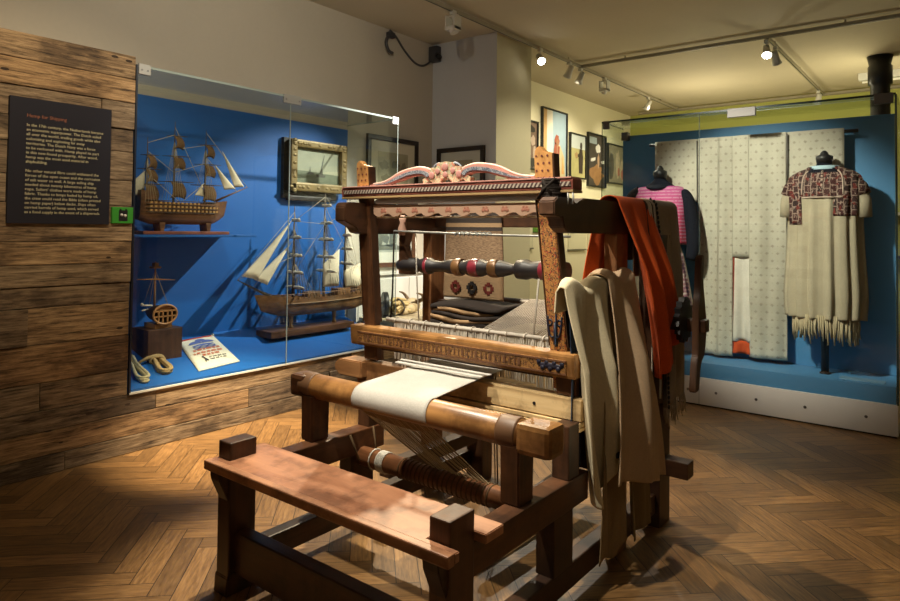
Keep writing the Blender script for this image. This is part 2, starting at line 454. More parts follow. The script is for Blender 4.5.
MAST1 = [(2.362, 2.10, [(1.97, .10), (1.87, .13), (1.76, .17)]), (2.567, 2.24, [(2.13, .12), (1.98, .16), (1.79, .2)]), (2.822, 2.21, [(2.09, .12), (1.94, .16), (1.78, .2)])]
rig = G()
for i, (x, zt, yards) in enumerate(MAST1):
    G().tube([(x, Y1, 1.58), (x, Y1, 1.85), (x, Y1, zt)], [.008, .007, .002], 10).build('mast', SPARD, s1)
    zprev = None
    for j, (zz, hw) in enumerate(yards):
        th = 1.12
        dx, dy = math.sin(th) * hw * .62, math.cos(th) * hw * .62
        G().tube([(x + .012 - dx, Y1 - .012 + dy * 1.0, zz), (x + .012, Y1 - .012, zz + .002), (x + .012 + dx, Y1 - .012 - dy, zz)], [.002, .005, .002], 8).build('yard', SPARD, s1)
        drop = (.10, .10, .125)[j]
        square_sail(s1, x + .016, Y1 - .016, zz - drop, zz - .004, hw * .86, hw * .72, 1, SAILB, .035, th)
    for k in range(5):
        rig.tube([(x, Y1, zt - .14), (x - .05 + k * .022, Y1 - .085, 1.63)], .0013, 4); rig.tube([(x, Y1, zt - .14), (x - .05 + k * .022, Y1 + .085, 1.63)], .0013, 4)
for a, b in (((2.362, Y1, 2.0), (2.567, Y1, 1.86)), ((2.567, Y1, 2.14), (2.362, Y1, 2.06)), ((2.567, Y1, 2.03), (2.822, Y1, 2.09)), ((2.567, Y1, 1.86), (2.822, Y1, 1.95)), ((2.822, Y1, 2.19), (3.2, Y1, 1.785)), ((2.822, Y1, 2.0), (3.1, Y1, 1.75)),
             ((2.567, Y1, 2.2), (2.822, Y1, 1.72)), ((2.362, Y1, 1.84), (2.58, Y1 - .08, 1.63)), ((2.822, Y1, 1.8), (2.6, Y1 - .08, 1.65))):
    rig.tube([a, b], .0022, 5)
rig.build('rigging', ROPE, s1)
G().tube([(2.92, Y1, 1.665), (3.205, Y1, 1.79)], [.009, .003], 8).build('bowsprit', HULL1, s1)
tri_sail(s1, (2.965, Y1, 2.06), (3.08, Y1, 1.78), (3.17, Y1, 1.79), SAILW)
tri_sail(s1, (2.905, Y1, 1.945), (2.99, Y1, 1.755), (3.09, Y1, 1.77), SAILW)
tri_sail(s1, (2.35, Y1, 1.86), (2.15, Y1, 1.67), (2.345, Y1, 1.68), SAILW)
tri_sail(s1, (2.80, Y1, 1.79), (2.72, Y1 - .03, 1.70), (2.80, Y1 - .03, 1.69), SAILW)

# --- clipper on the deck
s2 = thing('model_ship', 'large three-masted clipper model with furled cream sails on a dark board', 'model ship', (3.9, 4.7, .54), 'ship models in the showcase')
Y2 = 4.66
hp, sec2 = hull_part(s2, (4.0, Y2), -1, 1.16, .19, .69, .845, HULL2, .35, .5)
G().box((3.42, Y2 - .10, .53), (4.37, Y2 + .11, .585), .006).build('base_board', mid('x'), s2)
for x in (3.7, 4.2): G().lathe([(0, .025), (.3, .014), (.7, .02), (1, .03)], (x, Y2, .58), (x, Y2, .71), 12).build('pedestal', SPAR, s2)
G().tube([(4.0 + .58 - i * .058, Y2 - sec2(i / 20)[0] * 1.01, .80 + .05 * (i / 20 - .5) ** 2) for i in range(0, 19)], .005, 6).build('wale', SPAR, s2)
q = G()
for i in range(0, 20):
    s = i / 20; q.tube([(4.0 - (s - .5) * 1.16, Y2 - sec2(s)[0] * .97, .84), (4.0 - (s - .5) * 1.16, Y2 - sec2(s)[0] * .97, .885)], .003, 5)
q.tube([(4.0 - (i / 20 - .5) * 1.16, Y2 - sec2(i / 20)[0] * .97, .885) for i in range(20)], .004, 5)
q.box((3.85, Y2 - .04, .83), (4.0, Y2 + .04, .89), .004); q.box((4.2, Y2 - .05, .83), (4.36, Y2 + .05, .90), .004)
q.build('deck_house', HULL2, s2)
rig = G(); rigd = G()
MAST2 = [(3.72, 1.66, [1.52, 1.37, 1.21, 1.06, .93], .27), (4.07, 1.79, [1.66, 1.50, 1.35, 1.19, 1.06], .29), (4.33, 1.64, [1.51, 1.39, 1.26, 1.12], .22)]
for i, (x, zt, ys, hw) in enumerate(MAST2):
    G().tube([(x, Y2, .82), (x, Y2, 1.25), (x, Y2, zt)], [.014, .011, .003], 10).build('mast', SPARD, s2)
    for j, zz in enumerate(ys):
        w = hw * (.55 + .17 * j); th = .12; dx, dy = math.sin(th) * w / 2, math.cos(th) * w / 2
        yd = G().tube([(x - dx, Y2 - .02 - dy, zz), (x, Y2 - .02, zz), (x + dx, Y2 - .02 + dy, zz)], [.003, .006, .003], 8).build('yard', SPAR, s2)
        pts = []
        rr = []
        for k in range(11):
            t = k / 10 - .5; pts.append((x + 2 * dx * t * .88, Y2 - .022 + 2 * dy * t * .88, zz + .012)); rr.append(.009 + .006 * math.sin(k * 2.3 + j) ** 2)
        rr[0] = rr[-1] = .004
        G().tube(pts, rr, 8).build('furled_sail', SAILW, yd)
    for k in range(6):
        for sd in (-1, 1):
            rigd.tube([(x, Y2, zt - .2), (x + .02 + k * .035, Y2 + sd * .09, .85)], .0018, 4)
            rig.tube([(x, Y2, zt - .5), (x + .02 + k * .035, Y2 + sd * .09, .85)], .0016, 4)
    for j, zz in enumerate(ys[:-1]):
        for sd in (-1, 1): rig.tube([(x, Y2, ys[j] + .09), (x + sd * hw * .3, Y2 - .02 + sd * .06, ys[j + 1])], .0014, 4)
for a, b in (((3.72, Y2, 1.6), (3.155, Y2, 1.03)), ((3.72, Y2, 1.36), (3.3, Y2, .96)), ((4.07, Y2, 1.75), (3.72, Y2, 1.52)), ((4.07, Y2, 1.5), (3.72, Y2, 1.06)), ((4.33, Y2, 1.6), (4.07, Y2, 1.5)), ((4.07, Y2, 1.76), (4.33, Y2, 1.5)),
             ((4.33, Y2, 1.62), (4.56, Y2, .9)), ((4.33, Y2, 1.4), (4.07, Y2, 1.06)), ((4.07, Y2, 1.66), (4.58, Y2, .92)), ((3.72, Y2, 1.21), (3.155, Y2, 1.03)), ((3.72, Y2, 1.52), (4.07, Y2, 1.5)), ((3.72, Y2, 1.37), (4.07, Y2, 1.36))):
    rig.tube([a, b], .002, 5)
rig.build('rigging', ROPE, s2); rigd.build('shrouds', ROPED, s2)
for a, b in (((3.155, Y2, 1.03), (3.42, Y2, .76)), ((3.25, Y2, .99), (3.44, Y2, .72)), ((3.3, Y2, 1.0), (3.5, Y2, .8))): pass
G().tube([(3.46, Y2, .88), (3.153, Y2, 1.03)], [.013, .004], 8).build('bowsprit', SPARD, s2)
tri_sail(s2, (3.69, Y2, 1.525), (3.17, Y2 - .03, 1.06), (3.31, Y2 - .05, 1.03), SAILW, .03)
tri_sail(s2, (3.68, Y2, 1.32), (3.29, Y2 - .03, 1.03), (3.40, Y2 - .06, .98), SAILW, .03)
tri = [(4.04, 1.06 - .14, 4.06, 1.19), ]
for (xa, za, xb, zb, xc, zc, xd, zd) in ((4.03, .925, 4.20, .925, 4.21, 1.27, 4.03, 1.13), (4.30, .91, 4.52, .88, 4.49, 1.13, 4.28, 1.06)):
    A, B, C_, D_ = (Vector((xa, Y2 - .04, za)), Vector((xb, Y2 - .06, zb)), Vector((xc, Y2 - .05, zc)), Vector((xd, Y2 - .03, zd)))
    G().grid(lambda u, v: A.lerp(B, u).lerp(D_.lerp(C_, u), v) + Vector((0, -.03 * math.sin(PI * u) * math.sin(PI * v), 0)), 8, 8).build('spanker', SAILW, s2, .002)
q = G()
for i in range(9):
    t = i / 8; q.tube([(3.155 + .3 * t, Y2, 1.03 - .14 * t), (3.46 + .03 * i, Y2 - .03, .84)], .0012, 4)
q.build('bow_netting', ROPED, s2)

# --- small hull model on a block, seen from the stern
s3 = thing('model_ship', 'small single-masted hull model seen end on, standing on a dark wooden block', 'model ship', (2.51, 4.72, .5), 'ship models in the showcase')
X3, Y3 = 2.513, 4.70
OCH = plain('ochre_ship_wood', (.42, .20, .07), .45)
q = G(); ov = lambda u, k=1.0: (X3 + .09 * k * math.cos(2 * PI * u), .82 + (.072 if math.sin(2 * PI * u) < 0 else .066) * k * math.sin(2 * PI * u))
q.grid(lambda u, v: (ov(u, (1 - .55 * v ** 2))[0], Y3 - .1 + .21 * v, ov(u, (1 - .55 * v ** 2))[1]), 28, 10, True)
q.poly([(ov(i / 28, .46)[0], Y3 + .11, ov(i / 28, .46)[1]) for i in range(28)])
q.build('hull', plain('dark_hull', (.035, .018, .01), .5), s3)
q = G(); q.tube([(ov(i / 32)[0], Y3 - .1, ov(i / 32)[1]) for i in range(32)], .008, 8, True)
q.box((X3 - .085, Y3 - .105, .838), (X3 + .085, Y3 - .092, .848)); q.box((X3 - .08, Y3 - .105, .80), (X3 + .08, Y3 - .092, .808))
for dx in (-.05, -.018, .018, .05): q.box((X3 + dx - .004, Y3 - .105, .755), (X3 + dx + .004, Y3 - .092, .845))
q.poly([(X3 - .06, Y3 - .085, .85), (X3 + .06, Y3 - .085, .85), (X3 + .05, Y3 - .085, .88), (X3 - .05, Y3 - .085, .88)])
q.build('frames', OCH, s3)
G().tube([(X3 - .03, Y3, .86), (X3 - .03, Y3, 1.08), (X3 - .03, Y3, 1.2)], [.008, .007, .004], 10).build('mast', OCH, s3)
G().tube([(X3 - .17, Y3 - .01, 1.075), (X3 - .03, Y3 - .01, 1.07), (X3 + .12, Y3 - .01, 1.058)], [.003, .006, .003], 8).build('yard', OCH, s3)
G().box((X3 - .06, Y3 - .03, 1.15), (X3, Y3 + .03, 1.165), .003).box((X3 - .045, Y3 - .02, 1.165), (X3 - .015, Y3 + .02, 1.19)).build('mast_top', OCH, s3)
q = G()
for sx in (-1, 1):
    for k in range(3): q.tube([(X3 - .03, Y3, 1.14), (X3 + sx * (.05 + .02 * k), Y3 - .05 + .05 * k, .88)], .0012, 4)
q.build('rigging', ROPE, s3)
G().tube([(X3 - .08, Y3 - .06, .885), (X3 - .17, Y3 - .08, .895)], .006, 6).tube([(X3 - .1, Y3 - .04, .86), (X3 - .16, Y3 - .07, .855)], .005, 6).ball((X3 - .165, Y3 - .08, .9), .012).build('quarter_gallery', plain('bone_fitting', (.5, .42, .3), .5), s3)
G().box((X3 - .065, Y3 - .08, .715), (X3 + .065, Y3 + .08, .75), .003).build('cradle', OCH, s3)
G().box((X3 - .135, Y3 - .12, .485), (X3 + .125, Y3 + .12, .716), .004).build('plinth', wood('dark_red_block', (.03, .012, .008), (.1, .04, .02), 'z', .5), s3)

# --- rope coils and drawstring bag lying on the sloping deck
SL = (.585 - .40) / (YB - 4.245)
def deck(y): return .40 + (y - 4.245) * SL
def rope_coil(label, a, b, mat, strands, seed, tie):
    t = thing('rope_coil', label, 'rope', ((a[0] + b[0]) / 2, (a[1] + b[1]) / 2, deck((a[1] + b[1]) / 2)), 'rope hanks in the showcase')
    R = random.Random(seed); a = Vector(a); b = Vector(b); d = b - a; n = Vector((-d.y, d.x)).normalized()
    q = G()
    for s in range(strands):
        w = .045 + .012 * R.uniform(-1, 1); h = .012 + .011 * (s % 3); ph = R.uniform(-.006, .006); l = 1 + R.uniform(-.05, .05)
        pts = []
        for k in range(36):
            th = 2 * PI * k / 36; c = math.cos(th); sgn = math.sin(th)
            wd = w * (.28 + .72 * c * c) * (1.15 if c > 0 else .85)
            p = a + d * (.5 + .5 * c * l) + n * (wd * sgn * 1.5 + ph)
            pts.append((p.x, p.y, deck(p.y) + h))
        q.tube(pts, .0105, 8, True)
    q.build('rope_strands', mat, t)
    if tie:
        c = a + d * .5; q = G()
        for k in range(3):
            cc = c + d.normalized() * (.016 * (k - 1))
            q.tube([(cc.x + n.x * .05 * math.cos(th), cc.y + n.y * .05 * math.cos(th), deck(cc.y) + .025 + .024 * math.sin(th)) for th in [2 * PI * j / 16 for j in range(16)]], .009, 8, True)
        e = c + n * -.14 + d * .08
        q.tube([(c.x, c.y, deck(c.y) + .05), ((c.x + e.x) / 2, (c.y + e.y) / 2, deck(c.y) + .045), (e.x, e.y, deck(e.y) + .02)], [.012, .014, .008], 8)
        q.build('binding', mat, t)
def ropemat(name, c):
    m, nt, b, o = new_mat(name)
    n = noise(nt, scalev(nt, ocoord(nt), (40, 90, 60)), 1.5, 4)
    put(nt, b.inputs['Base Color'], ramp(nt, n, [(.3, tuple(x * .55 for x in c)), (.7, c)])); b.inputs['Roughness'].default_value = .9
    bump(nt, b, n, .5, .004); return m
rope_coil('pale cream rope hank twisted once, lying at the left end of the showcase', (2.27, 4.68), (2.215, 4.30), ropemat('cream_rope', (.62, .54, .33)), 4, 1, False)
rope_coil('tan rope hank bound round its middle, beside the cream rope', (2.46, 4.74), (2.40, 4.36), ropemat('tan_rope', (.50, .34, .15)), 6, 2, True)
bag = thing('drawstring_bag', 'flat white drawstring bag printed with blue waves and red lettering', 'bag', (2.85, 4.5, deck(4.5)))
A, B, C_, D_ = Vector((2.54, 4.31, 0)), Vector((2.92, 4.345, 0)), Vector((2.93, 4.80, 0)), Vector((2.69, 4.83, 0))
A = Vector((2.62, 4.32, 0)); B = Vector((2.985, 4.36, 0)); C_ = Vector((3.06, 4.86, 0)); D_ = Vector((2.74, 4.83, 0))
def bagp(u, v, h=0.0):
    p = A.lerp(B, u).lerp(D_.lerp(C_, u), v)
    return Vector((p.x, p.y, deck(p.y) + .006 + .014 * max(0.0, math.sin(PI * u) * math.sin(PI * v)) ** .5 + h))
def bagmap(b):          # flat unit drawing -> lying on the bag
    for v in b.verts: v.co = bagp(v.co.x, v.co.y, .0025)
    return b
G().grid(lambda u, v: bagp(u, v), 14, 18).build('pouch', fabric('white_cotton', (.74, .70, .58)), bag, .006)
G().grid(lambda u, v: bagp(u * .86 + .08, .93 + .05 * v, .003), 8, 2).build('red_band', fabric('red_tape', (.45, .05, .04)), bag, .003)
def word_marks(q, x0, x1, y, h, seed):       # worn print, too small to read: strokes grouped like words
    R = random.Random(seed); x = x0
    while x < x1:
        for k in range(R.randint(2, 5)):
            w = R.uniform(.012, .024)
            if x + w > x1: break
            q.poly([bagp(x, y + R.uniform(0, h * .3), .007), bagp(x + w, y, .007), bagp(x + w, y + h, .007), bagp(x, y + h * R.uniform(.7, 1), .007)]); x += w + .007
        x += .03
q = G(); word_marks(q, .16, .86, .49, .07, 1); word_marks(q, .12, .88, .40, .06, 2); word_marks(q, .3, .72, .32, .06, 3)
q.build('red_print', plain('red_print_ink', (.60, .13, .06), .7), bag)
q = G(); word_marks(q, .40, .88, .24, .035, 4); word_marks(q, .40, .84, .185, .03, 5)
q.poly([bagp(.24, .32, .007), bagp(.28, .33, .007), bagp(.36, .18, .007), bagp(.32, .17, .007)]); q.poly([bagp(.27, .22, .007), bagp(.30, .25, .007), bagp(.29, .16, .007), bagp(.26, .16, .007)])
q.build('black_print', plain('black_print_ink', (.04, .04, .05), .7), bag)
q = G()
for (cx, cy, w, h) in ((.34, .73, .17, .09), (.52, .78, .16, .11), (.68, .73, .17, .09), (.5, .66, .3, .04)):
    pts = [bagp(cx + w * math.cos(PI * k / 10), cy + h * math.sin(PI * k / 10), .007) for k in range(11)]
    q.poly(pts)
for k in range(4):
    q.grid(lambda u, v: bagp(.22 + .58 * u, .63 - k * .025 + .012 * math.sin(u * 18 + k) + .012 * v, .007), 20, 1)
q.build('blue_print', plain('blue_print_ink', (.10, .15, .42), .7), bag)
q = G()
q.tube([bagp(.02, .93, .004), bagp(-.06, .92, .006), bagp(-.1, .97, .006), bagp(-.02, 1.0, .006), bagp(.04, .95, .006)], .006, 6)
q.tube([bagp(.02, .92, .004), bagp(-.08, .86, .006), bagp(-.14, .88, .006)], .006, 6); q.tube([bagp(.98, .94, .004), bagp(1.03, .98, .006), bagp(.98, 1.0, .006)], .006, 6)
q.build('drawstring', plain('white_cord', (.7, .68, .6), .8), bag)

# ------------------------------------------------------------------ wall panel and green tag
pan = thing('information_panel', 'dark navy text panel mounted on the weathered plank wall', 'sign', (1.64, 4.21, 1.465))
G().box((1.36, 4.208, 1.465), (1.917, 4.243, 2.185), .002).build('board', plain('navy_board', (.006, .006, .017), .75, 0.0, .05), pan)
body = ["In the 17th century, the Netherlands became", "an economic superpower. The Dutch sailed", "all over the world, trading goods while also", "colonizing and exploiting far away", "territories. The Dutch Navy was a force",
        "to be reckoned with. Hemp played its part", "in this new-found prosperity. After wood,", "hemp was the most used material in", "shipbuilding.", "",
        "No other natural fibre could withstand the", "forces of the open ocean and the corrosion", "of salt water so well. A large sailing ship", "needed about twenty kilometres of hemp", "rope. Sailors' clothes were made of hemp", "fabric. Thanks to lamps fueled by hemp oil,",
        "the crew could read the Bible (often printed", "on hemp paper) below decks. Ships often", "carried barrels of hemp seed, which served", "as a food supply in the event of a shipwreck."]
mt = lambda x, z: frame_mtx((x, 4.2075, z), (1, 0, 0), (0, 0, 1))
q = G()
for i, l in enumerate(body):
    if l: q._in(text_mesh(l, .0232, mt(1.445, 2.022 - i * .0262)))
q.build('body_text', plain('cream_ink', (.62, .58, .38), .6, 0.0, .03), pan)
G()._in(text_mesh('Hemp for Shipping', .028, mt(1.445, 2.075))).build('heading', plain('copper_ink', (.28, .10, .05), .6, 0.0, .03), pan)
tg = thing('wall_tag', 'small green square tag with a dark emblem beside the text panel', 'sign', (2.0, 4.21, 1.475))
G().box((1.935, 4.206, 1.475), (2.066, 4.243, 1.577), .002).build('plate', plain('green_plastic', (.045, .30, .035), .4), tg)
G().box((1.975, 4.203, 1.49), (2.03, 4.207, 1.558), .004).box((1.98, 4.203, 1.555), (1.99, 4.207, 1.566)).box((2.015, 4.203, 1.555), (2.025, 4.207, 1.566)).build('emblem', BLACK, tg)
G().ball((1.992, 4.203, 1.528), .009).ball((2.014, 4.203, 1.524), .009).build('emblem_spots', WHITE, tg)

# ------------------------------------------------------------------ pictures
def frame(name, label, axis, lo, hi, wall, fw, depth, fmat, group=None, mat_w=0.0):
    """axis 'y': hangs on a wall y=wall facing -Y, lo/hi=(x,z); axis 'x': on x=wall facing -X, lo/hi=(y,z). Returns root and painter"""
    (a0, z0), (a1, z1) = lo, hi
    def P(a, d, z): return (a, wall - d, z) if axis == 'y' else (wall - d, a, z)
    root = thing(name, label, 'picture', P((a0 + a1) / 2, 0, z0), group)
    q = G()
    def bx(a, b, d0, d1, za, zb, bev=.003):
        p = P(a, d0, za); r = P(b, d1, zb)
        q.box([min(p[i], r[i]) for i in range(3)], [max(p[i], r[i]) for i in range(3)], bev)
    bx(a0, a1, 0, depth, z0, z0 + fw); bx(a0, a1, 0, depth, z1 - fw, z1); bx(a0, a0 + fw, 0, depth, z0 + fw, z1 - fw); bx(a1 - fw, a1, 0, depth, z0 + fw, z1 - fw)
    q.build('frame', fmat, root)
    sgn = -1 if axis == 'x' else 1
    def shape(name, mat, polys, lay):
        q = G(); d = depth * .45 + lay * .0012
        for pl in polys:
            q.poly([P(a0 + fw + (a1 - a0 - 2 * fw) * (u if sgn > 0 else 1 - u), d, z0 + fw + (z1 - z0 - 2 * fw) * v) for u, v in pl])
        return q.build(name, mat, root)
    return root, shape
def rect(u0, v0, u1, v1): return [(u0, v0), (u1, v0), (u1, v1), (u0, v1)]
def blob(cx, cy, rx, ry, n=14, j=0.0, s=0):
    R = random.Random(s); return [(min(1, max(0, cx + rx * math.cos(2 * PI * k / n) * (1 + j * R.uniform(-1, 1)))), min(1, max(0, cy + ry * math.sin(2 * PI * k / n) * (1 + j * R.uniform(-1, 1))))) for k in range(n)]
def ink(c, var=.25):
    return plain('print_ink_%d_%d_%d' % tuple(int(x * 99) for x in c), c, .5, 0.0, var)
GOLD = plain('worn_gilding', (.20, .135, .045), .5, .2, .45)
# gilt seascape in the showcase
G_ = thing('framed_painting', 'small gilt-framed seascape with sailing boats hanging in the blue showcase', 'painting', (4.14, 4.86, 1.72))
G().box((3.755, 4.872, 1.735), (4.40, 4.912, 2.29), .004).box((3.80, 4.86, 1.715), (4.32, 4.9, 1.76), .01).build('backing_case', plain('dark_case', (.014, .010, .008), .5), G_)
q = G()
def gilt(a0, z0, a1, z1):
    for (x0, x1, za, zb) in ((a0, a1, z0, z0 + .085), (a0, a1, z1 - .07, z1), (a0, a0 + .075, z0, z1), (a1 - .075, a1, z0, z1)):
        q.box((x0, 4.815, za), (x1, 4.872, zb), .018)
gilt(3.80, 1.80, 4.49, 2.28)
R = random.Random(5)
for k in range(60):
    t = R.random(); side = k % 4
    p = ((3.80 + .69 * t, 1.84) if side == 0 else (3.80 + .69 * t, 2.245) if side == 1 else (3.84, 1.8 + .48 * t) if side == 2 else (4.452, 1.8 + .48 * t))
    q.ball((p[0], 4.818, p[1]), .02, 8, (1.2, .5, .8))
q.build('gilt_frame', GOLD, G_)
def sh(n, m, polys, lay):
    q = G()
    for pl in polys: q.poly([(3.87 + .55 * u, 4.86 - .001 * lay, 1.88 + .335 * v) for u, v in pl])
    return q.build(n, m, G_)
sh('canvas', ink((.25, .26, .18), .15), [rect(0, 0, 1, 1)], 0); sh('painted_sea', ink((.11, .13, .08), .4), [[(0, 0), (1, 0), (1, .28), (.6, .33), (0, .36)]], 1)
sh('painted_boats', ink((.05, .05, .035)), [[(.31, .3), (.33, .5), (.345, .3)], [(.545, .28), (.64, .85), (.65, .85), (.57, .28)], [(.55, .28), (.6, .45), (.62, .28)], [(.26, .26), (.42, .26), (.40, .33), (.28, .33)], [(.47, .2), (.66, .2), (.68, .28), (.46, .28)]], 2)
sh('painted_shore', ink((.3, .3, .2)), [[(.55, .32), (1, .29), (1, .42), (.7, .38)]], 2)

DFR = plain('dark_picture_frame', (.022, .014, .010), .4); THIN = plain('black_thin_frame', (.015, .015, .016), .4)
MAT_ = plain('ivory_mount', (.62, .57, .43), .7, 0.0, .03)
r, f = frame('framed_picture', 'dark-framed print with ivory mount on the grey wall right of the showcase, upper of two', 'y', (4.85, 1.71), (5.655, 2.462), YW, .05, .035, DFR, 'framed prints behind the loom')
f('mount', MAT_, [rect(0, 0, 1, 1)], 0); f('print', ink((.36, .33, .22)), [rect(.16, .18, .84, .82)], 1); f('print_drawing', ink((.2, .17, .1), .4), [blob(.3, .6, .1, .08, 12, .3, 1), blob(.55, .62, .09, .07, 12, .3, 2), blob(.35, .38, .1, .07, 12, .3, 3), blob(.6, .4, .08, .08, 12, .3, 4), blob(.74, .55, .05, .12, 12, .3, 5)], 2)
r, f = frame('framed_picture', 'grey landscape drawing with trees in a brown frame below the dark-framed print', 'y', (4.80, 1.05), (5.62, 1.60), YW, .05, .035, mid('x'), 'framed prints behind the loom')
f('mount', plain('white_mount', (.7, .72, .66), .7, 0.0, .03), [rect(0, 0, 1, 1)], 0); f('print', ink((.42, .46, .42)), [rect(.1, .25, .9, .95)], 1)
f('print_drawing', ink((.15, .17, .15), .4), [blob(.3, .62, .08, .22, 14, .3, 1), blob(.42, .6, .06, .18, 14, .3, 2), blob(.58, .58, .1, .2, 14, .3, 7), blob(.55, .42, .14, .03, 12, .2, 3), [(.1, .3), (.9, .3), (.9, .38), (.1, .45)]], 2)
r, f = frame('framed_picture', 'dark-framed picture with pale mount on the cool grey side of the pier', 'x', (4.16, 1.80), (4.83, 2.40), 5.93, .05, .035, DFR, 'framed prints behind the loom')
f('mount', plain('grey_mount', (.5, .49, .43), .7, 0.0, .03), [rect(0, 0, 1, 1)], 0); f('print', ink((.30, .25, .16)), [rect(.2, .2, .8, .8)], 1); f('print_drawing', ink((.16, .12, .07), .4), [blob(.35, .5, .1, .2, 14, .3, 1), blob(.62, .45, .12, .2, 14, .3, 2)], 2)

def photo(label, x0, x1, z0, z1): return frame('framed_photo', label, 'y', (x0, z0), (x1, z1), YW, .022, .045, THIN, 'framed photographs on the cream wall')
r, f = photo('narrow dark framed photograph half hidden by the pier edge', 7.85, 8.32, 2.35, 3.055)
f('print', ink((.20, .13, .09), .5), [rect(0, 0, 1, 1)], 0); f('figures', ink((.55, .42, .33)), [blob(.75, .6, .14, .12, 12, .2, 1), blob(.85, .3, .1, .2, 12, .2, 2), blob(.5, .4, .12, .22, 12, .2, 3)], 1); f('shadows', ink((.03, .025, .02)), [blob(.6, .85, .3, .08, 12, .2, 4), blob(.7, .12, .25, .1, 12, .2, 5)], 2)
r, f = photo('tallest framed photograph, person in a red head scarf and pale robe against blue sky', 8.435, 9.21, 2.225, 3.31)
f('sky', ink((.36, .48, .56), .1), [rect(0, 0, 1, 1)], 0); f('ochre_wall', ink((.62, .38, .16)), [rect(0, .0, .26, 1)], 1); f('pale_curtain', ink((.78, .72, .6), .1), [rect(.18, 0, .42, 1)], 2)
f('robe', ink((.60, .50, .30)), [[(.35, 0), (.98, 0), (.92, .35), (.74, .52), (.52, .5), (.40, .3)]], 3); f('scarf', ink((.34, .10, .06)), [blob(.60, .58, .10, .085, 14, .2, 2), [(.5, .54), (.60, .56), (.60, .30), (.44, .34)], [(.62, .5), (.72, .5), (.68, .1), (.60, .1)]], 4); f('face', ink((.35, .17, .10)), [blob(.62, .55, .06, .05)], 5); f('yellow_fold', ink((.70, .36, .12)), [[(.55, 0), (.75, 0), (.7, .3), (.6, .25)], [(.8, .1), (.9, .1), (.85, .4)]], 5)
r, f = photo('framed photograph of a tall dark figure standing in a pale grass field', 9.31, 9.87, 2.315, 3.037)
f('field', ink((.48, .44, .20)), [rect(0, 0, 1, 1)], 0); f('sky', ink((.60, .66, .64), .08), [rect(0, .68, 1, 1)], 1); f('figure', ink((.05, .035, .03)), [[(.58, .1), (.82, .1), (.86, .5), (.8, .68), (.62, .68), (.55, .45)], blob(.72, .76, .08, .09), [(.35, .5), (.6, .58), (.6, .5), (.4, .44)]], 2); f('bundle', ink((.40, .26, .12)), [blob(.4, .52, .1, .08, 12, .3, 1)], 3)
r, f = photo('framed photograph of a worker in white shirt bending over dark brown stalks', 9.94, 10.63, 2.22, 3.12)
f('print', ink((.06, .05, .045), .4), [rect(0, 0, 1, 1)], 0); f('shirt', ink((.70, .68, .64), .1), [blob(.58, .74, .14, .09, 12, .2, 1), [(.15, .52), (.42, .56), (.42, .5), (.15, .46)], [(.75, .5), (.95, .52), (.95, .46), (.78, .45)]], 1); f('stalks', ink((.30, .16, .07), .5), [blob(.5, .22, .38, .2, 16, .3, 2)], 1); f('window', ink((.35, .42, .46)), [rect(.08, .82, .5, .95)], 1); f('arms', ink((.45, .3, .2)), [blob(.6, .5, .06, .14, 12, .2, 3)], 2)
r, f = photo('framed photograph of blurred figures, rightmost on the cream wall, behind the glass', 10.71, 11.5, 2.32, 3.025)
f('print', ink((.30, .26, .19), .5), [rect(0, 0, 1, 1)], 0); f('figures', ink((.55, .45, .33)), [blob(.55, .5, .12, .4, 14, .2, 1), blob(.8, .35, .12, .3, 14, .2, 2)], 1); f('red_cloth', ink((.45, .12, .08)), [blob(.82, .25, .08, .14, 12, .2, 3), blob(.6, .3, .06, .12, 12, .2, 4)], 2); f('dark_side', ink((.08, .07, .06)), [blob(.18, .4, .14, .38, 14, .2, 5)], 2)
CARD = plain('cream_card', (.72, .68, .48), .7, 0.0, .04)
for lab, x0, x1, z0, z1 in (('small cream caption card left of the decorated loom post', 8.05, 8.20, 1.22, 1.60), ('small cream caption card low on the far cream wall, leftmost of three', 8.80, 9.02, 1.19, 1.55), ('small cream caption card low on the far cream wall, middle of three', 9.30, 9.88, 1.18, 1.55), ('small cream caption card low on the far cream wall, rightmost of three', 9.98, 10.5, 1.17, 1.55)):
    r = thing('caption_card', lab, 'card', ((x0 + x1) / 2, YW - .02, z0), 'caption cards on the cream wall')
    G().box((x0, YW - .022, z0), (x1, YW, z1), .003).build('card', CARD, r); G().box((x0 - .012, YW - .03, z0 - .02), (x1 + .02, YW, z0), .002).box((x1, YW - .012, z0), (x1 + .02, YW, z1), .002).build('card_rail', plain('grey_rail', (.2, .19, .14), .6), r)
r, f = frame('plant_photo', 'small unframed green photograph of leafy plants beside the decorated post', 'y', (8.06, 1.44), (8.45, 1.70), YW, .008, .02, THIN)
f('print', ink((.10, .26, .03), .5), [rect(0, 0, 1, 1)], 0); f('leaves', ink((.25, .48, .06), .4), [blob(.3, .5, .12, .3, 10, .5, 1), blob(.6, .6, .1, .3, 10, .5, 2), blob(.8, .3, .1, .25, 10, .5, 3)], 1)

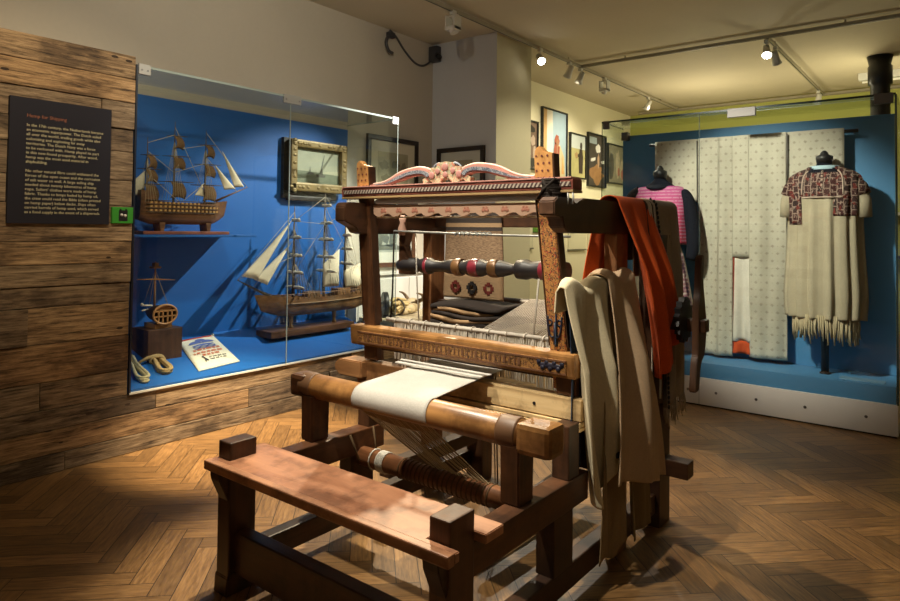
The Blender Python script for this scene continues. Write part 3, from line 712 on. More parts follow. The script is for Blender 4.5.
# ------------------------------------------------------------------ nook behind the loom
cab = thing('wall_cabinet', 'low white panelled cupboard against the grey wall behind the loom', 'cabinet', (5.25, 4.84, 0))
q = G().box((4.62, 4.80, 0), (5.92, 4.925, .98), .004); q.build('carcass', WHITE, cab)
for i in range(5): G().box((4.64 + .255 * i, 4.788, .1), (4.88 + .255 * i, 4.80, .94), .005).build('panel_door', WHITE, cab)
G().box((4.61, 4.77, .98), (5.925, 4.925, 1.01), .005).build('top', WHITE, cab)
tab = thing('side_table', 'low pale-topped table between showcase and pier, behind the loom', 'table', (5.25, 4.5, 0))
G().box((4.62, 4.26, .54), (5.90, 4.76, .58), .005).build('tabletop', wood('pale_table', (.40, .33, .2), (.6, .52, .36), 'x', .5), tab)
for x in (4.66, 5.86):
    for y in (4.3, 4.72): G().box((x - .025, y - .025, 0), (x + .025, y + .025, .54), .004).build('leg', mid('z'), tab)
wh = thing('spool_wheel', 'black round wheel standing on the pale table by the left loom post', 'wheel', (4.82, 4.58, .58))
G().lathe([(0, .12), (.2, .125), (.5, .125), (.8, .125), (1, .12)], (4.80, 4.61, .705), (4.84, 4.58, .705), 28).build('rim', BLACK, wh)
G().lathe([(0, .03), (1, .03)], (4.77, 4.64, .705), (4.87, 4.56, .705), 14).build('hub', STEEL, wh); G().box((4.74, 4.52, .58), (4.90, 4.66, .592), .003).build('foot', BLACK, wh)
sk = thing('animal_skull', 'pale animal skull with curved horns lying on the table behind the loom', 'skull', (5.24, 4.60, .58))
BONE = plain('old_bone', (.50, .40, .24), .6, 0.0, .3)
q = G().ball((5.24, 4.60, .66), .08, 16, (1.3, .9, 1)).ball((5.14, 4.55, .635), .055, 14, (1.5, .8, .9)).ball((5.04, 4.52, .62), .04, 12, (1.4, .8, .9)); q.build('cranium', BONE, sk)
for sd in (-1, 1): G().tube(wavy([(5.24, 4.60 + sd * .05, .70), (5.28, 4.60 + sd * .11, .73), (5.24, 4.60 + sd * .13, .78), (5.17, 4.60 + sd * .12, .80)], 5), [.026 - .0013 * k for k in range(16)], 10).build('horn', plain('dark_horn', (.16, .10, .05), .4), sk)
hb = thing('fibre_bundle', 'straw-coloured bundle of raw fibre between the black wheel and the skull', 'fibre bundle', (5.0, 4.62, .58))
q = G(); R = random.Random(9)
for k in range(26):
    y = 4.50 + .2 * R.random(); z = .60 + .14 * R.random() * (1 - abs(y - 4.60) / .2)
    q.tube(wavy([(4.90 + .05 * R.random(), y, z), (4.98, y + .02 * R.uniform(-1, 1), z + .02), (5.06 + .06 * R.random(), y + .04 * R.uniform(-1, 1), z)], 4), .016, 6)
q.build('strands', plain('straw_fibre', (.52, .40, .20), .8, 0.0, .3), hb); G().tube([(4.99, 4.60 + .115 * math.cos(2 * PI * k / 16), .665 + .085 * math.sin(2 * PI * k / 16)) for k in range(16)], .01, 6, True).build('tie', ROPED, hb)

# ------------------------------------------------------------------ right showcase
rc = thing('display_case', 'free-standing glass showcase on a white plinth with textiles against blue panel', 'display case', (5.95, 1.5, 0))
XF, XB, YA, YC, ZR = 5.705, 6.19, .385, 2.672, 2.475
pl = G().box((XF, YA, .012), (XB + .02, YC, .236), .002).build('plinth', WHITE, rc)
for y in (.58, .98, 1.33, 1.64, 1.87, 2.3):
    G().tube([(XF - .003, y, .125), (XF + .004, y, .125)], .011, 12).build('screw', plain('dark_steel', (.2, .2, .2), .4, .8, .05), pl)
G().box((XF + .01, YA + .01, 0), (XB, YC - .01, .014)).build('kick_base', BLACK, rc)
G().box((XF - .001, 1.776, .012), (XF + .006, 1.780, .236)).build('plinth_joint', plain('joint_grey', (.25, .25, .24), .6), pl)
G().box((XF + .018, YA + .012, .236), (XB, YC - .012, .36), .003).build('inner_floor', BLUE2, rc)
G().box((XB - .005, YA + .012, .36), (XB + .03, YC, 2.41), .003).build('back_panel', BLUE2, rc)
G().box((XF, YA, .236), (XF + .01, 1.775, ZR)).build('glass_front', GLASS, rc); G().box((XF, 1.781, .236), (XF + .01, YC, ZR)).build('glass_front', GLASS, rc)
G().box((XF + .011, YC - .01, .236), (XB, YC, ZR)).build('glass_end', GLASS, rc); G().box((XF + .011, YA, .236), (XB, YA + .01, ZR)).build('glass_end', GLASS, rc)
G().box((XF, YA, ZR), (XB, YC, ZR + .009)).build('glass_top', GLASS, rc)
q = G().box((XF - .002, YA, ZR - .002), (XF + .003, YC, ZR + .013)); q.box((XF, YC - .004, .236), (XF + .004, YC + .002, ZR)); q.box((XF, YC - .002, ZR), (XB, YC + .003, ZR + .013))
q.box((XF - .002, YA - .006, .236), (XF + .012, YA + .006, ZR)); q.box((XF - .001, 1.7755, .236), (XF + .002, 1.7805, ZR)); q.build('glass_edging', GEDGE, rc)
for y0, y1, xx in ((1.33, 1.55, XF), (2.60, 2.66, XF), (.40, .52, XF)):
    G().box((xx - .008, y0, ZR - .06), (xx + .02, y1, ZR + .016), .004).build('hinge_clip', plain('dull_steel', (.15, .15, .145), .5, .2, .05), rc)
G().box((XB - .06, 2.60, 2.36), (XB, 2.665, 2.44), .004).build('hinge_clip', plain('dull_steel', (.15, .15, .145), .5, .2, .05), rc)
G().tube([(6.09, .66, 2.285), (6.09, 2.36, 2.285)], .014, 12).build('hanging_rod', plain('dark_rod', (.02, .02, .025), .4), rc)
for y in (.70, 2.31): G().tube([(6.09, y, 2.285), (6.188, y, 2.285)], .009, 8).build('rod_bracket', STEEL, rc)

def motif_mat():
    m, nt, b, o = new_mat('sprigged_cotton')
    p = sep(nt, ocoord(nt)); sx, sz = .083, .062
    r = M(nt, 'DIVIDE', p[2], sz); row = M(nt, 'FLOOR', r)
    c = M(nt, 'ADD', M(nt, 'DIVIDE', p[1], sx), M(nt, 'MULTIPLY', M(nt, 'FLOORED_MODULO', row, 2.0), .5))
    u = M(nt, 'ABSOLUTE', M(nt, 'SUBTRACT', M(nt, 'FRACT', c), .5)); v = M(nt, 'ABSOLUTE', M(nt, 'SUBTRACT', M(nt, 'FRACT', r), .5))
    d = M(nt, 'ADD', M(nt, 'MULTIPLY', u, 1.0), M(nt, 'MULTIPLY', v, .8))
    n = noise(nt, ocoord(nt), 90, 3)
    mk = M(nt, 'LESS_THAN', M(nt, 'ADD', d, M(nt, 'MULTIPLY', n, .22)), .285)
    dot = M(nt, 'LESS_THAN', M(nt, 'ADD', M(nt, 'ABSOLUTE', M(nt, 'SUBTRACT', u, .5)), M(nt, 'ABSOLUTE', M(nt, 'SUBTRACT', v, .0))), .07)
    big = noise(nt, ocoord(nt), 3, 3)
    base = ramp(nt, big, [(.3, (.46, .43, .35)), (.7, (.60, .57, .47))])
    put(nt, b.inputs['Base Color'], mixc(nt, M(nt, 'MULTIPLY', M(nt, 'MAXIMUM', mk, dot), .5), base, (.22, .18, .15)))
    b.inputs['Roughness'].default_value = .85; return m
SPRIG = motif_mat()
kim = thing('kimono', 'long cream kimono with small grey sprigs spread on a rod in the showcase', 'kimono', (6.06, 1.53, .39))
def hang(y0, y1, z0, z1, x, amp, k, ph, z0b=None):
    def f(u, v):
        y = y0 + (y1 - y0) * u; zb = z0 if z0b is None else z0 + (z0b - z0) * u
        z = z1 + (zb - z1) * v
        return (x - amp * (.25 + v) * math.sin(k * PI * u + ph) - .012 * math.sin(PI * u), y, z)
    return f
def body(y0, y1, z0, z1):
    def f(u, v):
        y = y0 + (y1 - y0) * u; z = z1 + (z0 - z1) * v; k = .35 + (2.31 - z) / 1.9
        return (6.05 - .014 * k * math.sin(19 * y + 1.1 * math.sin(2.1 * z)) - .008 * k * math.sin(41 * y + z), y, z)
    return f
G().grid(body(1.463, 1.602, 1.25, 2.31), 12, 24).build('upper_body', SPRIG, kim, .010)
G().grid(body(1.602, 1.895, .385, 2.31), 28, 44).build('front_panel', SPRIG, kim, .010)
G().grid(body(1.172, 1.463, .40, 2.31), 28, 44).build('front_panel', SPRIG, kim, .010)
G().grid(hang(1.885, 2.30, 1.74, 2.31, 6.075, .006, 3, .2), 16, 14).build('sleeve', SPRIG, kim, .012)
G().grid(hang(.755, 1.18, 1.73, 2.31, 6.075, .006, 3, 1.1), 16, 14).build('sleeve', SPRIG, kim, .012)
G().grid(hang(1.44, 1.625, .52, 1.27, 6.085, .02, 3, .5), 14, 16).build('lining', fabric('white_lining', (.72, .68, .60)), kim, .006)
G().grid(hang(1.44, 1.625, .415, .525, 6.08, .018, 3, .5), 14, 4).build('red_hem', fabric('red_hem_cloth', (.60, .09, .03)), kim, .006)
G().grid(hang(1.585, 1.605, .415, 1.25, 6.075, .004, 1, .5), 2, 10).build('red_edging', fabric('dark_red_tape', (.30, .06, .04)), kim, .004)
G().tube([(6.045, 1.905, 2.29), (6.06, 1.905, 1.73)], .006, 6).tube([(6.045, 1.165, 2.29), (6.06, 1.165, 1.9)], .006, 6).build('sleeve_seam', fabric('grey_seam', (.16, .15, .14)), kim)

def loft(secs, cx, cy, folds=0, famp=0.0, ph=0.0, nu=72, nv=40, front=None):
    """secs: (z, half width along y, half depth along x); smooth interpolation from top to bottom"""
    P = wavy([Vector((a, b, c)) for a, b, c in secs], 10)
    def f(u, v):
        t = v * (len(P) - 1); i = min(int(t), len(P) - 2); p = P[i].lerp(P[i + 1], t - i)
        a = (2 * PI * u) if front is None else (PI * (1 - front) / 2 + PI * front * u)
        k = 1 + famp * v * math.sin(folds * a + ph) + .5 * famp * v * math.sin(folds * 1.7 * a)
        return (cx - p.z * k * math.sin(a), cy + p.y * k * math.cos(a), p.x)
    return f
NAVY = plain('navy_jersey', (.010, .012, .020), .9)
LINEN = fabric('natural_linen', (.47, .41, .30))
def dress_form(label, cy, ztop, zsh, poleonly=False):
    r = thing('dress_form', label, 'mannequin', (5.93, cy, .36), 'dress forms in the showcase')
    G().grid(loft([(zsh + .09, .05, .05), (zsh + .05, .055, .055), (zsh, .12, .07), (zsh - .06, .18, .09), (zsh - .25, .18, .11), (zsh - .5, .14, .1), (zsh - .7, .17, .11)], 5.93, cy), 32, 24, True).build('torso', NAVY, r)
    G().lathe([(0, .055), (.35, .062), (.55, .062), (.7, .03), (.8, .03), (1, .012)], (5.93, cy, zsh + .06), (5.93, cy, ztop), 20).build('neck_cap', BLACK, r)
    G().tube([(5.93, cy, .37), (5.93, cy, zsh - .6)], .028, 14).build('pole', BLACK, r)
    G().lathe([(0, .04), (.6, .04), (1, .03)], (5.93, cy, .36), (5.93, cy, .375), 24).build('base', BLACK, r)
    return r
dress_form('black dress form inside the maroon embroidered dress, on a thin black pole', .875, 2.12, 1.96)
dress_form('black dress form wearing the pink woven top, left in the showcase', 2.20, 2.07, 1.89)
# maroon yoke dress
dr = thing('embroidered_dress', 'long cream tunic dress with dark maroon embroidered yoke and fringed hem', 'dress', (5.93, .875, .61))
DS = [(1.985, .10, .07), (1.955, .18, .09), (1.90, .24, .115), (1.78, .255, .14), (1.58, .245, .15), (1.3, .25, .16), (1.0, .262, .17), (.80, .25, .17)]
G().grid(loft(DS, 5.93, .873, 15, .10, .4, 96, 50), 96, 50, True).build('gown', LINEN, dr, .004)
def yoke_mat():
    m, nt, b, o = new_mat('maroon_embroidery')
    p = sep(nt, ocoord(nt)); w_ = noise(nt, ocoord(nt), 22, 2); v2 = comb(nt, M(nt, 'MULTIPLY_ADD', w_, .02, p[2]), M(nt, 'MULTIPLY_ADD', w_, .03, p[1]))
    br = nt.nodes.new('ShaderNodeTexBrick'); put(nt, br.inputs['Vector'], v2)
    br.inputs['Scale'].default_value = 1.0; br.inputs['Brick Width'].default_value = .055; br.inputs['Row Height'].default_value = .045
    br.inputs['Mortar Size'].default_value = .004; br.inputs['Color1'].default_value = (.022, .008, .009, 1); br.inputs['Color2'].default_value = (.06, .012, .012, 1); br.inputs['Mortar'].default_value = (.30, .22, .18, 1)
    n = noise(nt, scalev(nt, ocoord(nt), (1, 60, 26)), 1.0, 3, .7)
    c = mixc(nt, M(nt, 'GREATER_THAN', n, .60), br.outputs[0], (.36, .26, .22))
    n2 = noise(nt, ocoord(nt), 26, 2)
    c = mixc(nt, M(nt, 'GREATER_THAN', n2, .62), c, (.16, .018, .014))
    put(nt, b.inputs['Base Color'], c); b.inputs['Roughness'].default_value = .85; return m
YOKE = yoke_mat()
def off(fn, d):
    def f(u, v):
        x, y, z = fn(u, v); dx, dy = x - 5.93, y - .873; l = math.hypot(dx, dy) or 1
        return (x + dx / l * d, y + dy / l * d, z + (d if v < .02 else 0))
    return f
def sub_loft(u0, u1, v0, v1, fn):
    return lambda u, v: fn(u0 + (u1 - u0) * u, v0 + (v1 - v0) * v)
base = loft(DS, 5.93, .873, 15, .10, .4)
full = lambda a, b, c, d: off(sub_loft(a, b, c, d, base), .008)
G().grid(full(.0, .5, .03, .46), 40, 20).build('yoke', YOKE, dr, .004)
G().grid(full(.30, .44, .44, .56), 12, 8).grid(full(.03, .16, .44, .60), 12, 8).build('side_panels', YOKE, dr, .004)
q = G()
for uu in (.165, .335): q.tube([off(base, .014)(uu, .14 + k * .03) for k in range(11)], .0055, 6)
q.tube([off(base, .014)(.165 + .17 * k / 12, .46) for k in range(13)], .006, 6)
for k in range(5): q.tube([off(base, .013)(.25, .16 + .05 * k + .02 * j) for j in range(2)], .009, 6)
q.build('cream_bands', fabric('pale_braid', (.55, .43, .36)), dr)
q = G(); q.poly([(5.93 - .101, .873 + .07, 1.93), (5.93 - .115, .873 + .075, 1.905), (5.93 - .115, .873 - .075, 1.905), (5.93 - .101, .873 - .07, 1.93)])
G().grid(full(.17, .33, .10, .20), 12, 5).build('neck_inset', NAVY, dr, .006)
G().grid(lambda u, v: (5.93 - (.085 + .02 * v) * math.sin(PI * u), .873 + (.10 + .01 * v) * math.cos(PI * u), 1.995 - .03 * v), 16, 3).build('collar', fabric('pale_blue_collar', (.42, .58, .68)), dr, .008)
for sd in (-1, 1):
    sl = G().tube([(5.92, .873 + sd * .18, 1.88), (5.92, .873 + sd * .225, 1.82), (5.915, .873 + sd * .26, 1.72), (5.91, .873 + sd * .27, 1.59)], [.04, .055, .055, .05], 18, False, False).build('sleeve', LINEN, dr, .004)
    G().tube([(5.92, .873 + sd * .18, 1.89), (5.92, .873 + sd * .23, 1.825), (5.918, .873 + sd * .255, 1.76)], [.045, .062, .062], 18, False, False).build('sleeve_cap', YOKE, sl, .003)
q = G(); R = random.Random(4)
for k in range(90):
    a = 2 * PI * k / 90; x = 5.93 - .165 * math.sin(a); y =   .873 + .225 * math.cos(a); l = R.uniform(.13, .2)
    q.tube([(x, y, .83), (x + R.uniform(-.008, .008), y + R.uniform(-.008, .008), .80 - l * .5), (x + R.uniform(-.012, .012), y + R.uniform(-.012, .012), .80 - l)], [.008, .0075, .005], 5)
q.build('fringe', fabric('knotted_fringe', (.50, .42, .28)), dr)
# pink woven top
def pink_mat():
    m, nt, b, o = new_mat('pink_striped_weave')
    p = sep(nt, ocoord(nt)); s = M(nt, 'FRACT', M(nt, 'MULTIPLY', p[2], 34.0))
    n = noise(nt, scalev(nt, ocoord(nt), (10, 70, 34)), 1.0, 2)
    w = M(nt, 'MULTIPLY', M(nt, 'LESS_THAN', s, .42), M(nt, 'GREATER_THAN', n, .42))
    col = ramp(nt, M(nt, 'MULTIPLY', p[2], 1.0), [(.0, (.50, .03, .07)), (.25, (.52, .05, .15)), (.5, (.46, .08, .26))])
    put(nt, b.inputs['Base Color'], mixc(nt, w, col, (.56, .27, .38))); b.inputs['Roughness'].default_value = .85; return m
vt = thing('sleeveless_blouse', 'pink and white striped sleeveless woven top over long navy sleeves', 'top', (5.93, 2.20, 1.35), 'clothes on the left dress form')
VS = [(1.875, .16, .09), (1.85, .215, .11), (1.72, .25, .15), (1.55, .245, .16), (1.35, .24, .165)]
G().grid(loft(VS, 5.93, 2.20, 6, .02), 60, 24, True).build('bodice', pink_mat(), vt, .005)
G().grid(lambda u, v: (5.93 - (.10 + .05 * v) * math.sin(PI * u), 2.2 + (.10 + .02 * v) * math.cos(PI * u), 1.885 - .035 * v * math.sin(PI * u)), 16, 4).build('neckline', NAVY, vt, .012)
G().tube(wavy([(5.93, 2.00, 1.82), (5.92, 1.945, 1.74), (5.91, 1.905, 1.55), (5.89, 1.885, 1.36), (5.86, 1.90, 1.22)], 5), [.045, .05, .053, .055, .056, .057, .058, .059, .06, .06, .06, .06, .06, .06, .06, .058, .056, .054, .05, .045, .04], 16).build('sleeve', NAVY, vt)
G().tube(wavy([(5.93, 2.38, 1.82), (5.92, 2.45, 1.76), (5.90, 2.50, 1.55), (5.86, 2.52, 1.36)], 5), .075, 16).build('sleeve', NAVY, vt)
skt = thing('skirt', 'cream gathered skirt with patterned panel below the pink woven top', 'skirt', (5.93, 2.2, .6), 'clothes on the left dress form')
SS = [(1.37, .17, .125), (1.2, .22, .155), (.9, .27, .18), (.6, .31, .19)]
G().grid(loft(SS, 5.93, 2.2, 12, .07), 80, 24, True).build('skirt_body', fabric('cream_skirt', (.58, .50, .38)), skt, .004)
sf = loft(SS, 5.93, 2.2, 12, .07)
def chk():
    m, nt, b, o = new_mat('patterned_panel'); v = voro(nt, ocoord(nt), 30, 'F1', .3)
    put(nt, b.inputs['Base Color'], ramp(nt, v.outputs['Distance'], [(.2, (.05, .04, .10)), (.5, (.30, .12, .16)), (.7, (.5, .45, .4))])); b.inputs['Roughness'].default_value = .9; return m
G().grid(lambda u, v: tuple(Vector(sf(.24 + .26 * u, .22 + .7 * v)) + Vector((-.008, -.004, 0))), 20, 12).build('patterned_panel', chk(), skt, .004)
lb = thing('caption_card', 'clear caption sheet lying on the blue floor by the black pole', 'card', (5.86, .60, .36))
G().box((5.78, .47, .361), (5.90, .76, .366), .001).build('sheet', plain('pale_blue_sheet', (.22, .42, .62), .25), lb)

# ------------------------------------------------------------------ loom
def ornament_mat(name, base, c1, c2, sc, thr=.40):
    m, nt, b, o = new_mat(name)
    v = ocoord(nt); n = noise(nt, v, sc, 2, .5, 1.6); n2 = noise(nt, v, sc * 1.15, 2, .5, 2.2); g = noise(nt, scalev(nt, v, (30, 30, 3)), 1.0, 5)
    k = M(nt, 'MULTIPLY_ADD', g, .7, .6)
    c = mixc(nt, 1.0, base, comb(nt, k, k, k), 'MULTIPLY')
    c = mixc(nt, M(nt, 'LESS_THAN', M(nt, 'ABSOLUTE', M(nt, 'SUBTRACT', n, .5)), .035), c, c1)
    c = mixc(nt, M(nt, 'LESS_THAN', n2, thr), c, c2)
    put(nt, b.inputs['Base Color'], c); b.inputs['Roughness'].default_value = .5; bump(nt, b, n, .2, .004); return m
OCHP = ornament_mat('painted_post', (.44, .21, .06), (.04, .02, .02), (.34, .06, .03), 42.0, .41)
OCHB = ornament_mat('carved_frieze', (.36, .18, .055), (.07, .03, .012), (.22, .08, .03), 36.0, .40)
PINK = ornament_mat('painted_pink', (.56, .33, .25), (.62, .45, .36), (.40, .11, .08), 26.0, .40)
PLAINPINK = plain('rose_paint', (.42, .20, .165), .55); SLATE = ornament_mat('slate_scroll', (.10, .115, .15), (.34, .35, .36), (.05, .06, .09), 60.0, .38)
FLOR = ornament_mat('floral_paint', (.52, .43, .28), (.25, .30, .20), (.45, .14, .10), 38.0, .43)
def chevron():
    m, nt, b, o = new_mat('braided_border')
    p = sep(nt, ocoord(nt)); a = M(nt, 'ADD', M(nt, 'MULTIPLY', p[1], 52.0), M(nt, 'MULTIPLY', M(nt, 'PINGPONG', M(nt, 'MULTIPLY', p[2], 60.0), 1.0), .55))
    k = M(nt, 'GREATER_THAN', M(nt, 'FRACT', a), .52)
    put(nt, b.inputs['Base Color'], mixc(nt, k, (.07, .04, .04), (.36, .31, .25))); b.inputs['Roughness'].default_value = .5; return m
CHEV = chevron()

SHRINK = LOOM_SHRINK
LM = thing('loom', 'large dark wooden handloom with painted crest in the middle of the parquet floor', 'loom', (2.75, 2.03, 0))
# base rails, legs, beams
G().box((1.87, 1.36, .24), (2.78, 1.455, .365), .006).build('side_rail', mid('x'), LM)
G().box((1.87, 2.585, .24), (2.72, 2.68, .365), .006).build('side_rail', mid('x'), LM)
for y in (1.36, 2.585):
    G().box((2.47, y + .003, -.004), (2.64, y + .092, .24), .006).build('leg', dark('z'), LM)
    G().box((2.60, y + .006, .365), (2.70, y + .09, .60), .006).build('beam_post', dark('z'), LM)
    G().box((1.88, y + .008, -.11), (3.63, y + .082, -.002), .008).build('lower_rail', dark('x'), LM)
for y in (1.43, 2.66):
    q = G().prism([(2.225, .365), (2.335, .365), (2.34, .60), (2.22, .60)], 'y', y - .045, y + .045, .006); q.build('breast_post', mid('z'), LM)
bb = G().lathe([(0, .056), (.01, .062), (.99, .062), (1, .056)], (2.28, 1.40, .638), (2.28, 2.70, .638), 24)
bo = bb.build('breast_beam', honey('y'), LM)
G().box((2.215, 1.245, .575), (2.345, 1.40, .70), .022).build('beam_end', honey('y'), bo); G().box((2.22, 2.69, .58), (2.34, 2.80, .695), .022).build('beam_end', mid('y'), bo)
for y in (1.455, 2.69):
    G().lathe([(0, .0635), (.1, .065), (.9, .065), (1, .0635)], (2.28, y - .045, .638), (2.28, y + .045, .638), 24).build('leather_strap', plain('worn_leather', (.13, .065, .03), .5, 0.0, .3), bo)
# cloth beam below
cbm = G().lathe([(0, .05), (1, .05)], (2.555, 1.40, .225), (2.555, 2.63, .225), 22).build('cloth_beam', wood('cloth_beam_wood', (.12, .045, .016), (.32, .13, .05), 'y', .4), LM)
q = G()
for k in range(20): q.tube([(2.555 + .052 * math.cos(t), 1.72 + k * .029 + .029 * t / (2 * PI), .225 + .052 * math.sin(t)) for t in [2 * PI * j / 14 for j in range(15)]], .004, 5)
q.build('wound_cord', plain('brown_cord', (.13, .085, .045), .8), cbm)
q = G()
for k in range(5): q.tube([(2.555 + .053 * math.cos(2 * PI * j / 16), 2.40 + k * .011, .225 + .053 * math.sin(2 * PI * j / 16)) for j in range(16)], .0045, 5, True)
q.tube([(2.555 + .053 * math.cos(2 * PI * j / 16), 2.49, .225 + .053 * math.sin(2 * PI * j / 16)) for j in range(16)], .0045, 5, True); q.build('white_twine', plain('white_twine', (.6, .57, .5), .8), cbm)
# pale board + stepped ledge
kb = G().box((2.70, 1.36, .60), (2.80, 2.16, .695), .003).build('knee_board', pale('y'), LM)
G().box((2.692, 1.36, .575), (2.80, 2.16, .594), .002).box((2.69, 1.36, .555), (2.80, 2.16, .571), .002).build('ledge', pale('y'), kb)
G().tube([(2.697, 1.60, .645), (2.702, 1.60, .645)], .008, 10).build('peg_hole', BLACK, kb)
G().box((2.71, 2.16, .56), (2.80, 2.80, .69), .006).prism([(2.72, .60), (2.90, .60), (2.94, .63), (2.94, .665), (2.90, .695), (2.72, .695)], 'x', 2.66, 2.79, .006).build('knee_board_end', wood('tan_board_end', (.17, .075, .028), (.38, .19, .075), 'y', .4), LM)

# beater: hung frame, slightly swung
TB = lambda z: 2.725 - .085 * (z - .86)          # x of the swung frame at height z
def slab(y0, y1, z0, z1, d0, d1, bev=.004):
    g = G(); g.box((d0, y0, z0), (d1, y1, z1), bev)
    for v in g.bm.verts: v.co.x += TB(v.co.z)
    return g
def sprism(poly, d0, d1, bev=.004):
    g = G(); g.prism(poly, 'x', d0, d1, bev)
    for v in g.bm.verts: v.co.x += TB(v.co.z)
    return g
for yc, mt in ((1.53, OCHP), (2.715, mid('z'))):
    yb_ = yc - (.055 if yc < 2 else .0)
    po = sprism([(yb_ - .04, .72), (yb_ + .045, .72), (yc + .045, 1.635), (yc - .04, 1.635)], 0, .05).build('beater_post', [mt], LM)
    g = sprism([(yc - .051, 1.60), (yc - .047, 1.60), (yb_ - .038, .92), (yb_ - .042, .92)] if yc < 2 else [(yc - .051, 1.60), (yc - .047, 1.60), (yc - .047, .92), (yc - .051, .92)], -.002, .052, 0); g2 = sprism([(yc + .047, 1.60), (yc + .051, 1.60), (yb_ + .060, .92), (yb_ + .056, .92)] if yc < 2 else [(yc + .047, 1.60), (yc + .051, 1.60), (yc + .051, .92), (yc + .047, .92)], -.002, .052, 0)
    g2.build('post_edge', dark('z'), po); g.build('post_edge', dark('z'), po)
    # horn above the crossbar
    hn = sprism([(yc - .05, 1.69), (yc + .05, 1.69), (yc + .05, 1.80), (yc + .045, 1.835), (yc + .02, 1.85), (yc - .0, 1.825), (yc - .05, 1.812)], 0, .045).build('horn', wood('ochre_painted_wood', (.36, .17, .05), (.50, .26, .08), 'z', .5), po)
    q = G(); R = random.Random(int(yc * 100))
    for k in range(12):
        yy = yc - .03 + .03 * (k % 3) + .008 * (k // 3 % 2); zz = 1.70 + .034 * (k // 3)
        G().tube([(TB(zz) - .0015, yy, zz), (TB(zz) + .001, yy, zz)], .0055, 8).build('painted_dot', plain('maroon_dots', (.10, .02, .015), .5), hn)
    q = sprism([(yc - .056, 1.69), (yc - .047, 1.69), (yc - .047, 1.81), (yc - .056, 1.81)], -.002, .05, 0); q.build('horn_edge', dark('z'), hn)
    if yc < 2:
        q = G()
        for sd in (-1, 1):
            q.tube([(TB(1.0) - .004, (yb_ + .025) + sd * (.006 + .03 * math.sin(t * 1.9)), .965 + .075 * t - .02 * math.sin(t * 5)) for t in [k / 14 for k in range(15)]], .005, 6)
            q.tube([(TB(1.0) - .004, (yb_ + .025) + sd * (.026 + .013 * math.cos(t)), 1.03 + .013 * math.sin(t)) for t in [k * .5 for k in range(11)]], .004, 6)
        q.tube([(TB(1.0) - .004, (yb_ + .025), .93), (TB(1.0) - .004, (yb_ + .025), 1.03)], .005, 6); q.build('painted_scroll', plain('indigo_paint', (.012, .012, .028), .5), po)
# beater sill with carved frieze
sill = slab(1.38, 2.83, .785, .90, -.05, .05, .014).build('beater_sill', honey('y'), LM)
slab(1.42, 2.76, .80, .87, -.056, -.049, .002).build('frieze', OCHB, sill)
q = G()
for z in (.807, .865):
    q.box((TB(z) - .059, 1.42, z - .004), (TB(z) - .05, 2.76, z + .004))
for k in range(38):
    y = 1.66 + k * .028; q.box((TB(.85) - .0585, y, .821), (TB(.85) - .05, y + .007 + .008 * (k % 3 == 0), .853), .002)
q.build('carved_lines', plain('burnt_carving', (.12, .05, .02), .6), sill)
q = G().ball((TB(.85) - .055, 1.50, .838), .07, 16, (.08, 1, .2))
for k in range(7): q.ball((TB(.85) - .057, 1.44 + .02 * k, .838 + .012 * (-1) ** k), .012, 8, (.4, 1, 1))
q.build('indigo_medallion', plain('indigo_paint', (.012, .012, .028), .5), sill)
for yc in (1.455, 2.715):
    slab(yc - .055, yc + .045, .70, .80, -.01, .05).build('foot_block', mid('z'), LM)
slab(1.52, 2.63, .766, .80, 0, .03).build('reed_board', dark('y'), LM)
# top crossbar
cb = slab(1.365, 2.86, 1.64, 1.69, -.035, .055, .006).build('crossbar', wood('dark_red_paint', (.12, .03, .022), (.30, .085, .06), 'y', .5), LM)
slab(1.375, 2.84, 1.655, 1.676, -.040, -.034, .001).build('braided_band', CHEV, cb); slab(1.37, 2.85, 1.69, 1.697, -.04, .058, .002).build('rose_moulding', PLAINPINK, cb)
slab(1.365, 2.86, 1.628, 1.640, -.036, .056, .002).build('lower_moulding', plain('ochre_line', (.33, .22, .10), .5), cb)
slab(1.57, 2.63, 1.597, 1.626, .0, .03, .012).build('silver_batten', plain('silver_grey_paint', (.50, .54, .64), .3, .1), LM)
# scalloped valance
pts = [(1.575, 1.588)]
n = 9
for k in range(n * 8 + 1):
    t = k / (n * 8); y = 1.575 + 1.07 * t
    pts.append((y, 1.542 - .012 * abs(math.sin(PI * t * n)) + .008 * math.sin(2 * PI * t * n)))
pts.append((2.645, 1.588))
va = sprism(pts, .005, .022, 0).build('valance', plain('faded_rose_wood', (.58, .38, .27), .55, 0.0, .2), LM)
q = G()
for k in range(9):
    y = 1.64 + k * .116
    for (dy, dz, r) in ((0, .02, .010), (-.014, .016, .009), (.014, .016, .009), (-.009, .030, .008), (.009, .030, .008)): q.ball((TB(1.555) + .004, y + dy, 1.538 + dz), r, 8, (.15, 1, 1))
    q.build('painted_flower', plain('faded_red_flowers', (.44, .19, .13), .6), va); q = G()
slab(1.57, 2.64, 1.518, 1.527, .022, .04, .002).build('lower_batten', plain('cream_batten', (.60, .50, .34), .5), LM)
